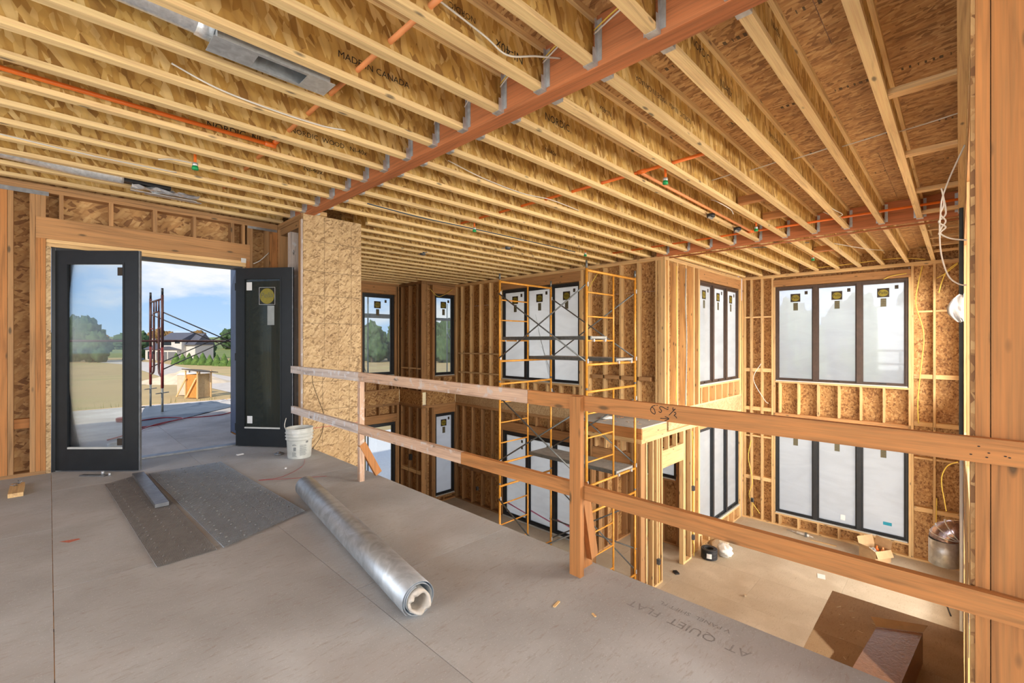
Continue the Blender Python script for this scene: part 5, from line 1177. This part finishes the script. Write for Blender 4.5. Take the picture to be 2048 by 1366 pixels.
# terrace outside the doors
te = struct('floor_terrace', (0, 10, -0.1), 'dusty grey terrace deck outside the glazed doors')
xs = [-6.0, -3.56, -1.12, 1.32, 3.13]
for i in range(4):
    for a, b in ((7.17, 9.4), (9.4, 11.6), (11.6, 13.25)):
        if xs[i+1] > 2 and a < 9:
            box('deck_panel', xs[i]+0.002, 2.045, a+0.002, 8.36, -0.06, -0.04, 'terrace', te); box('deck_panel', xs[i]+0.002, xs[i+1]-0.002, 8.372, b-0.002, -0.06, -0.04, 'terrace', te); continue
        box('deck_panel', xs[i]+0.002, xs[i+1]-0.002, a+0.002, b-0.002, -0.06, -0.04, 'terrace', te)
box('deck_panel', 3.17, 5.2, 12.0, 13.248, -0.06, -0.04, 'terrace', te)
box('edge_board', -6, 5.2, 13.255, 13.30, -0.30, -0.035, 'wood_pale', te); box('deck_side', -6, 5.2, 13.20, 13.25, GZ, -0.065, 'osb_wall', te)
# tarp, hose, cans on the terrace
V, F = [], []; quad = [Vector((0.95, 9.6, 0)), Vector((3.0, 11.7, 0)), Vector((2.75, 12.9, 0)), Vector((1.5, 12.9, 0))]; n_ = 16
for i in range(n_+1):
    for j in range(n_+1):
        s, t = i/n_, j/n_; p = (quad[0]*(1-s)+quad[1]*s)*(1-t)+(quad[3]*(1-s)+quad[2]*s)*t
        V.append(p+Vector((0, 0, -0.030+0.03*max(0, noise.noise(Vector((i*0.55, j*0.55, 0.4)))))))
for i in range(n_):
    for j in range(n_): F.append((i*(n_+1)+j, (i+1)*(n_+1)+j, (i+1)*(n_+1)+j+1, i*(n_+1)+j+1))
tag(mk('tarpaulin', V, F, 'tarp', None, True), 'dark blue tarpaulin spread on the terrace', 'tarp')
cable('air_hose', [(3.1, 11.3, -0.025), (2.4, 10.4, -0.025), (1.75, 10.35, -0.02), (1.3, 9.85, -0.02), (1.0, 9.9, -0.02), (1.05, 10.5, -0.02), (1.5, 10.7, -0.015), (1.75, 10.3, -0.012), (1.3, 9.9, -0.01), (0.85, 9.2, -0.02), (0.6, 8.9, -0.022)], 0.010, 'red_hose', 'red air hose lying in loops on the terrace', 'hose')
lathe_ = lathe('red_tin', [(0.0, 0.0), (0.13, 0.0), (0.135, 0.06), (0.12, 0.07), (0.0, 0.07)], 'red_hose', None, (0.98, 10.9, -0.04), 24); tag(lathe_, 'low round red tin on the terrace by the scaffold', 'tin')
tag(lathe('plastic_tub', [(0.0, 0.0), (0.11, 0.0), (0.13, 0.09), (0.135, 0.10), (0.12, 0.10), (0.1, 0.02), (0.0, 0.02)], 'white_film', None, (0.62, 7.75, -0.04), 20), 'larger clear plastic tub beside the open glass door on the terrace', 'tub')
tag(lathe('plastic_tub', [(0.0, 0.0), (0.10, 0.0), (0.115, 0.08), (0.10, 0.08), (0.09, 0.02), (0.0, 0.02)], 'white_film', None, (0.66, 8.15, -0.04), 20), 'smaller clear plastic tub on the terrace behind the larger one', 'tub')
# weeds along the terrace edge (behind it)
V, F = [], []
for i in range(900):
    x, y = -3+9*random.random(), 13.6+2.2*random.random(); h = 0.25+0.55*random.random(); a = random.random()*PI; w = 0.018
    zb = -0.85; s = Vector((math.cos(a), math.sin(a), 0))*w; l_ = Vector((0.18*(random.random()-0.5), 0.18*(random.random()-0.5), 0)); k = len(V)
    p = Vector((x, y, zb)); V += [p-s, p+s, p+l_*0.6+s*0.6+Vector((0, 0, h*0.6)), p+l_*0.6-s*0.6+Vector((0, 0, h*0.6)), p+l_*1.4+Vector((0, 0, h))]
    F += [(k, k+1, k+2, k+3), (k+3, k+2, k+4)]
tag(mk('weeds', V, F, 'weeds'), 'tufts of yellowing weeds growing along the terrace edge', 'weeds', None, 'stuff')
bank = mk('floor_bank', [(-8, 13.32, GZ), (7, 13.32, GZ), (7, 13.32, -0.75), (-8, 13.32, -0.75), (7, 16.0, -1.0), (-8, 16.0, -1.0), (7, 22, GZ), (-8, 22, GZ)], [(0, 1, 2, 3), (3, 2, 4, 5), (5, 4, 6, 7)], 'field'); tag(bank, 'earth bank beyond the terrace edge', 'bank', None, 'structure')
# red scaffold on the terrace
rs = root('red_scaffold', (1.62, 12.3, -0.04), 'maroon and red scaffold frame with long braces on the terrace', 'scaffold')
FA, FB = Vector((1.60, 12.95, 0)), Vector((1.64, 11.72, 0))
for p, zb in ((FA, -0.04), (FB, -0.04)):
    tube('jack_screw', [p+Vector((0, 0, zb+0.004)), p+Vector((0, 0, 0.46))], 0.020, 'steel_grey', rs, 8)
    box('foot_plate', p.x-0.07, p.x+0.07, p.y-0.07, p.y+0.07, -0.0395, -0.030, 'steel_grey', rs)
    tube('jack_handle', [p+Vector((-0.12, -0.10, 0.36)), p+Vector((0.12, 0.10, 0.36))], 0.011, 'steel_grey', rs, 6)
    tube('leg', [p+Vector((0, 0, 0.46)), p+Vector((0, 0, 1.3))], 0.026, 'red_paint', rs, 10); tube('leg', [p+Vector((0, 0, 1.3)), p+Vector((0, 0, 2.38))], 0.026, 'maroon', rs, 10)
    tube('coupling_pin', [p+Vector((0, 0, 2.38)), p+Vector((0, 0, 2.52))], 0.021, 'black', rs, 8)
v = FB-FA
for s0 in (0.30, 0.72):
    q = FA+v*s0; e0 = FA if s0 < 0.5 else FB
    tube('inner_post', smooth_path([q+Vector((0, 0, 2.05)), q+Vector((0, 0, 1.5)), q+Vector((0, 0, 0.85)), q.lerp(e0, 0.4)+Vector((0, 0, 0.72)), q.lerp(e0, 0.95)+Vector((0, 0, 0.70))], 4), 0.021, 'maroon', rs, 8)
    for z in (1.7, 1.25): tube('tie', [q+Vector((0, 0, z)), e0+Vector((0, 0, z))], 0.012, 'red_paint', rs, 6)
for z in (2.30, 2.05): tube('crossbar', [FA.lerp(FB, 0.0 if z > 2.2 else 0.3)+Vector((0, 0, z)), FA.lerp(FB, 1.0 if z > 2.2 else 0.72)+Vector((0, 0, z))], 0.021, 'maroon', rs, 8)
for s0 in (0.3, 0.5, 0.72): tube('stub', [FA.lerp(FB, s0)+Vector((0, 0, 2.05)), FA.lerp(FB, s0)+Vector((0, 0, 2.30))], 0.015, 'maroon', rs, 8)
RD = Vector((2.14, 0.25, 0))
for p in (FA, FB):
    tube('cross_brace', [p+Vector((0.02, 0, 2.02)), p+RD+Vector((0, 0, 1.0))], 0.013, 'black', rs, 6); tube('cross_brace', [p+Vector((0.02, 0, 0.85)), p+RD+Vector((0, 0, 1.92))], 0.013, 'black', rs, 6)
tube('guard_tube', [Vector((-1.2, 12.2, 1.43)), Vector((3.6, 12.45, 1.43))], 0.024, 'maroon', rs, 10)
for p in (FA+RD, FB+RD): tube('leg', [p+Vector((0, 0, -0.038)), p+Vector((0, 0, 2.4))], 0.026, 'maroon', rs, 10)
scrap('sole_board', 1.42, 12.95, 0.5, 0.22, 0.035, 0.1, 'wood_pale', 'short weathered board lying under the scaffold foot', 'board', -0.075)
# blue-grey scaffold frames outside the bay windows
bs = root('outer_scaffold', (8.2, 13.6, GZ), 'blue-grey scaffold with walkway outside the bay windows', 'scaffold')
for x in (7.0, 9.2, 11.0):
    for y in (13.2, 14.4): tube('leg', [(x, y, GZ), (x, y, 2.9)], 0.022, 'slate_pipe', bs, 6)
    for z in (0.2, 1.9): tube('crossbar', [(x, 13.2, z), (x, 14.4, z)], 0.018, 'slate_pipe', bs, 6)
    tube('cross_brace', [(x, 13.2, 0.3), (x, 14.4, 1.8)], 0.013, 'slate_pipe', bs, 6)
box('walkway', 5.8, 9.3, 13.2, 13.9, 2.20, 2.30, 'slate_pipe', bs); box('walkway', 9.3, 12.5, 13.2, 13.9, 2.2, 2.26, 'slate_pipe', bs)
# stack by outhouse
def outhouse(name, lat, dep, w, d, h, label, wood_):
    r = root(name, LD(lat, dep, GZ), label, 'outhouse', rz=YAW-PI/2-0.25)
    if wood_:
        for i in range(7): box('plank', -w/2+i*w/7, -w/2+(i+1)*w/7-0.015, -d/2, -d/2+0.03, 0.05, h-0.35, 'shed_wood', r)
        box('side', -w/2, -w/2+0.03, -d/2+0.031, d/2, 0.05, h-0.35, 'shed_wood', r); box('side', w/2-0.03, w/2, -d/2+0.031, d/2, 0.05, h-0.3, 'osb_pale', r)
        for x in (-w/2-0.06, w/2+0.03):
            for y in (-d/2-0.12, d/2): box('post', x, x+0.09, y, y+0.09, 0, h, 'wood_pale', r)
        mk('roof', [(-w/2-0.2, -d/2-0.3, h+0.12), (w/2+0.6, -d/2-0.3, h-0.08), (w/2+0.6, d/2+0.3, h-0.25), (-w/2-0.2, d/2+0.3, h-0.05), (-w/2-0.2, -d/2-0.3, h+0.18), (w/2+0.6, -d/2-0.3, h-0.02), (w/2+0.6, d/2+0.3, h-0.19), (-w/2-0.2, d/2+0.3, h+0.01)], BF, 'bark', r)
        for s in (-1, 1): beam_box('brace', (s*w*0.45, -d/2-0.14, h*0.75), (s*w*0.45-1.1, -d/2-0.14, 0.15), 0.05, 0.12, 'wood_pale', r)
    else:
        box('cabin', -w/2, w/2, -d/2, d/2, 0.05, h-0.2, 'toilet', r); box('door', -w/2+0.15, w/2-0.15, -d/2-0.02, -d/2-0.001, 0.12, h-0.35, 'toilet', r)
        mk('roof', [(-w/2-0.05, -d/2-0.05, h-0.2), (w/2+0.05, -d/2-0.05, h-0.2), (w/2+0.05, d/2+0.05, h-0.2), (-w/2-0.05, d/2+0.05, h-0.2), (-w/2+0.2, -d/2+0.2, h), (w/2-0.2, -d/2+0.2, h), (w/2-0.2, d/2-0.2, h), (-w/2+0.2, d/2-0.2, h)], BF, 'paper', r)
        tube('vent', [(0.1, 0.1, h-0.02), (0.1, 0.1, h+0.25)], 0.06, 'box_grey', r)
outhouse('timber_outhouse', -28.6, 41.5, 1.25, 1.25, 2.5, 'orange timber outhouse with slanted plank roof beyond the terrace', True)
outhouse('portable_toilet', -31.0, 43.5, 1.15, 1.15, 2.15, 'tan portable toilet with white roof beside the timber outhouse', False)
V, F = [], []; n_ = 22
for i in range(n_+1):
    for j in range(n_+1):
        a, b = (i/n_-0.5)*2, (j/n_-0.5)*2; r_ = max(0, 1-(a*a+b*b)**0.5); p = LD(-41+a*5.5, 57+b*3, GZ-0.02+1.75*r_**0.8*(0.8+0.4*noise.noise(Vector((i*0.4, j*0.4, 0)))))
        V.append(p)
for i in range(n_):
    for j in range(n_): F.append((i*(n_+1)+j, (i+1)*(n_+1)+j, (i+1)*(n_+1)+j+1, i*(n_+1)+j+1))
tag(mk('sand_pile', V, F, 'sand', None, True), 'pale heap of sand beside the gravel drive', 'sand pile')
# house far behind
ho = root('white_house', LD(-95, 124, GZ), 'pale two-storey house with dark slate roofs across the field', 'house', rz=YAW-PI/2-0.12)
def gable(nm, x0, x1, y0, y1, z0, z1, ov, par, axis='x'):
    ym, xm = (y0+y1)/2, (x0+x1)/2
    if axis == 'x': V = [(x0-ov, y0-ov, z0), (x1+ov, y0-ov, z0), (x1+ov, y1+ov, z0), (x0-ov, y1+ov, z0), (x0-ov, ym, z1), (x1+ov, ym, z1)]; F = [(0, 1, 5, 4), (2, 3, 4, 5), (3, 0, 4), (1, 2, 5), (0, 3, 2, 1)]
    else: V = [(x0-ov, y0-ov, z0), (x1+ov, y0-ov, z0), (x1+ov, y1+ov, z0), (x0-ov, y1+ov, z0), (xm, y0-ov, z1), (xm, y1+ov, z1)]; F = [(0, 4, 5, 3), (1, 2, 5, 4), (0, 1, 4), (2, 3, 5), (0, 3, 2, 1)]
    return mk(nm, V, F, 'house_roof', par)
box('wall', -1.0, 5.5, 0, 8, 0, 5.6, 'house_wall', ho); gable('roof', -1.0, 5.5, 0, 8, 5.6, 7.6, 0.4, ho)
box('wall', 5.5, 8.2, 1.5, 8, 0, 4.2, 'house_wall', ho); gable('roof', 5.5, 8.2, 1.2, 8, 4.2, 7.4, 0.3, ho)
box('wall', -6.5, -1.0, 1.0, 7.5, 0, 3.0, 'house_wall', ho); gable('roof', -6.5, -1.0, 1.0, 7.5, 3.0, 4.6, 0.4, ho)
box('porch_wall', -1.2, 5.2, -1.2, 0, 0, 2.9, 'house_wall', ho); gable('porch_roof', -1.2, 5.2, -1.2, 0.4, 2.9, 3.8, 0.3, ho, 'y')
box('chimney', -6.9, -6.2, 3, 4, 0, 6.0, 'house_wall', ho)
for (a, b, c, e_, yy) in ((0.0, 2.3, 4.2, 5.2, -0.02), (3.6, 4.9, 4.7, 5.2, -0.02), (-5.6, -3.8, 0.4, 2.3, 0.98)):
    w_ = box('window', a-0.1, b+0.1, yy-0.04, yy, c-0.1, e_+0.1, 'frame_dark', ho); box('pane', a, b, yy-0.06, yy-0.041, c, e_, 'house_glass', w_)
for a, b in ((-0.9, 2.3), (2.6, 5.0)): box('garage_door', a, b, -1.26, -1.201, 0.05, 2.3, 'garage', ho)
# parked car
cr_ = root('parked_car', LD(-98.2, 118, GZ), 'blue parked car before the pale house', 'car', rz=YAW-PI/2)
mk('body', [(-2.2, -0.85, 0.35), (2.2, -0.85, 0.35), (2.2, 0.85, 0.35), (-2.2, 0.85, 0.35), (-2.15, -0.85, 0.85), (2.15, -0.85, 0.8), (2.15, 0.85, 0.8), (-2.15, 0.85, 0.85)], BF, 'car_blue', cr_)
mk('cabin', [(-1.6, -0.8, 0.85), (1.2, -0.8, 0.84), (1.2, 0.8, 0.84), (-1.6, 0.8, 0.85), (-1.0, -0.65, 1.4), (0.5, -0.65, 1.4), (0.5, 0.65, 1.4), (-1.0, 0.65, 1.4)], BF, 'house_glass', cr_)
for x in (-1.4, 1.4):
    for y in (-0.8, 0.8): tube('wheel', [(x, y-0.1, 0.33), (x, y+0.1, 0.33)], 0.33, 'black', cr_, 14)
# trees
def crown_mesh(seed, mat, n1=34, n2=20, rough=0.42):
    V, F = [], []
    for j in range(n2+1):
        th = PI*j/n2
        for i in range(n1):
            ph = 2*PI*i/n1; v = Vector((math.sin(th)*math.cos(ph), math.sin(th)*math.sin(ph), math.cos(th)))
            k = 1+rough*noise.noise(v*1.7+Vector((seed*3.1, 0, 0)))+rough*0.7*noise.noise(v*4.2+Vector((0, seed*1.7, 0)))
            k += 0.30*noise.noise(v*9.5+Vector((seed, seed, 0)))+0.10*random.random(); V.append(v*k)
    for j in range(n2):
        for i in range(n1): F.append((j*n1+i, (j+1)*n1+i, (j+1)*n1+(i+1) % n1, j*n1+(i+1) % n1))
    me = bpy.data.meshes.new('crown'); me.from_pydata([tuple(v) for v in V], [], F); me.materials.append(M[mat]); me.polygons.foreach_set('use_smooth', [True]*len(F)); return me
CR = {m: [crown_mesh(s, m) for s in range(4)] for m in ('foliage', 'foliage_dark', 'foliage_rust')}
TV, TF = tube_geo([(0, 0, 0), (0, 0, 1)], [0.035, 0.02], 7); TR = bpy.data.meshes.new('trunk'); TR.from_pydata([tuple(v) for v in TV], [], TF); TR.materials.append(M['bark'])
def tree(p, h, w, mat, label, group):
    r = root('tree', p, label, 'tree', group)
    t = bpy.data.objects.new('trunk', TR); link(t, r, p); t.scale = (h*0.9, h*0.9, h*0.6)
    for q in range(3):
        c = bpy.data.objects.new('crown', random.choice(CR[mat])); link(c, r, p+Vector(((random.random()-0.5)*w*0.5, (random.random()-0.5)*w*0.5, h*(0.36+0.17*q))))
        s = (0.62-0.10*q); c.scale = (w*s, w*s, h*0.36*(1-0.13*q)); c.rotation_euler = (0, 0, random.random()*6)
for i, (lat, d, h, w, lb) in enumerate(((-111, 116, 11.6, 4.6, 'tallest dark green tree of the clump seen through the open glass door'), (-104, 113, 11.0, 4.6, 'broad dark green tree beside the tallest one of the clump'), (-107, 131, 8.4, 4.2, 'lower dark green tree at the clump edge'), (-91, 135, 6.0, 3.6, 'small dark green tree behind the pale house'))):
    tree(LD(lat, d, GZ), h, w, 'foliage_dark', lb, 'dark trees by the field')
for i in range(56):
    lat = -210+i*7.6+1.5*random.random(); d = 192+(i % 2)*14
    m = random.choice(('foliage', 'foliage_dark', 'foliage_rust')); lb = {'foliage': 'mid green tree of the far tree line', 'foliage_dark': 'dark green tree of the far tree line', 'foliage_rust': 'rust brown autumn tree of the far tree line'}[m]
    tree(LD(lat, d, GZ+1.5), 6.5+2.5*random.random(), 6.0, m, lb, 'far tree line, ' + m.replace('foliage', 'green').replace('green_rust', 'rust').replace('green_dark', 'dark'))
for i in range(26):                                              # wood beyond the far windows
    lat = 6+i*2.9+0.4*random.random(); d = 46+(i % 2)*6
    tree(LD(lat, d, GZ), 8+3.0*random.random(), 3.0, random.choice(('foliage', 'foliage_dark')), 'tree of the wood behind the tall windows', 'trees of the wood behind the tall windows')
for i in range(10):                                              # trees seen through the bay windows
    lat = -44+i*4.6+0.5*random.random(); d = 112+(i % 2)*9
    tree(LD(lat, d, GZ), 8.6+2.2*random.random(), 4.2, 'foliage_dark', 'tree seen through the clear bay windows', 'trees behind the bay windows')
# row of young evergreens
HV, HF = [], []; n1 = 12
for j in range(9):
    z = j/8; r_ = (0.30*(1-z)**0.8+0.01)
    for i in range(n1): a = 2*PI*i/n1; k = 1+0.35*noise.noise(Vector((math.cos(a)*2, math.sin(a)*2, z*6))); HV.append((math.cos(a)*r_*k*1.3, math.sin(a)*r_*k*1.3, z))
for j in range(8):
    for i in range(n1): HF.append((j*n1+i, j*n1+(i+1) % n1, (j+1)*n1+(i+1) % n1, (j+1)*n1+i))
HM = bpy.data.meshes.new('young_evergreen'); HM.from_pydata(HV, [], HF); HM.materials.append(M['foliage_hedge']); HM.polygons.foreach_set('use_smooth', [True]*len(HF))
for i in range(10):
    ob = bpy.data.objects.new('young_evergreen', HM); link(ob, None, LD(-76+i*2.25, 103-i*1.1, GZ)); h = 2.3+0.5*random.random(); ob.scale = (h, h, h); ob.rotation_euler = (0, 0, random.random()*6)
    tag(ob, 'young evergreen in the row before the pale house', 'evergreen', 'row of young evergreens')
tag(tube('flag_pole', [LD(-55, 108, GZ), LD(-55, 108, GZ+6.5)], 0.08, 'paper', None, 8, at=LD(-55, 108, GZ)), 'thin white pole behind the row of evergreens', 'pole')
rt_ = root('bare_tree', LD(-63, 112, GZ), 'bare branching tree behind the row of evergreens', 'tree'); base = LD(-63, 112, GZ)
tube('trunk', [base, base+Vector((0, 0, 2.5))], [0.2, 0.14], 'bark', rt_, 7)
for i in range(14):
    a = random.random()*6.28; l_ = 1.5+1.6*random.random(); p = base+Vector((0, 0, 1.6+1.0*random.random())); q = p+Vector((math.cos(a)*l_*0.6, math.sin(a)*l_*0.6, l_))
    tube('branch', [p, p.lerp(q, 0.5)+Vector((0, 0, 0.2)), q], [0.07, 0.045, 0.015], 'bark', rt_, 5)
lump('red_bush', LD(-50.5, 110, GZ+1.0), 0.9, 0.9, 0.7, 'red_leaf', 'small red autumn bush on the slope', 'bush', 2)
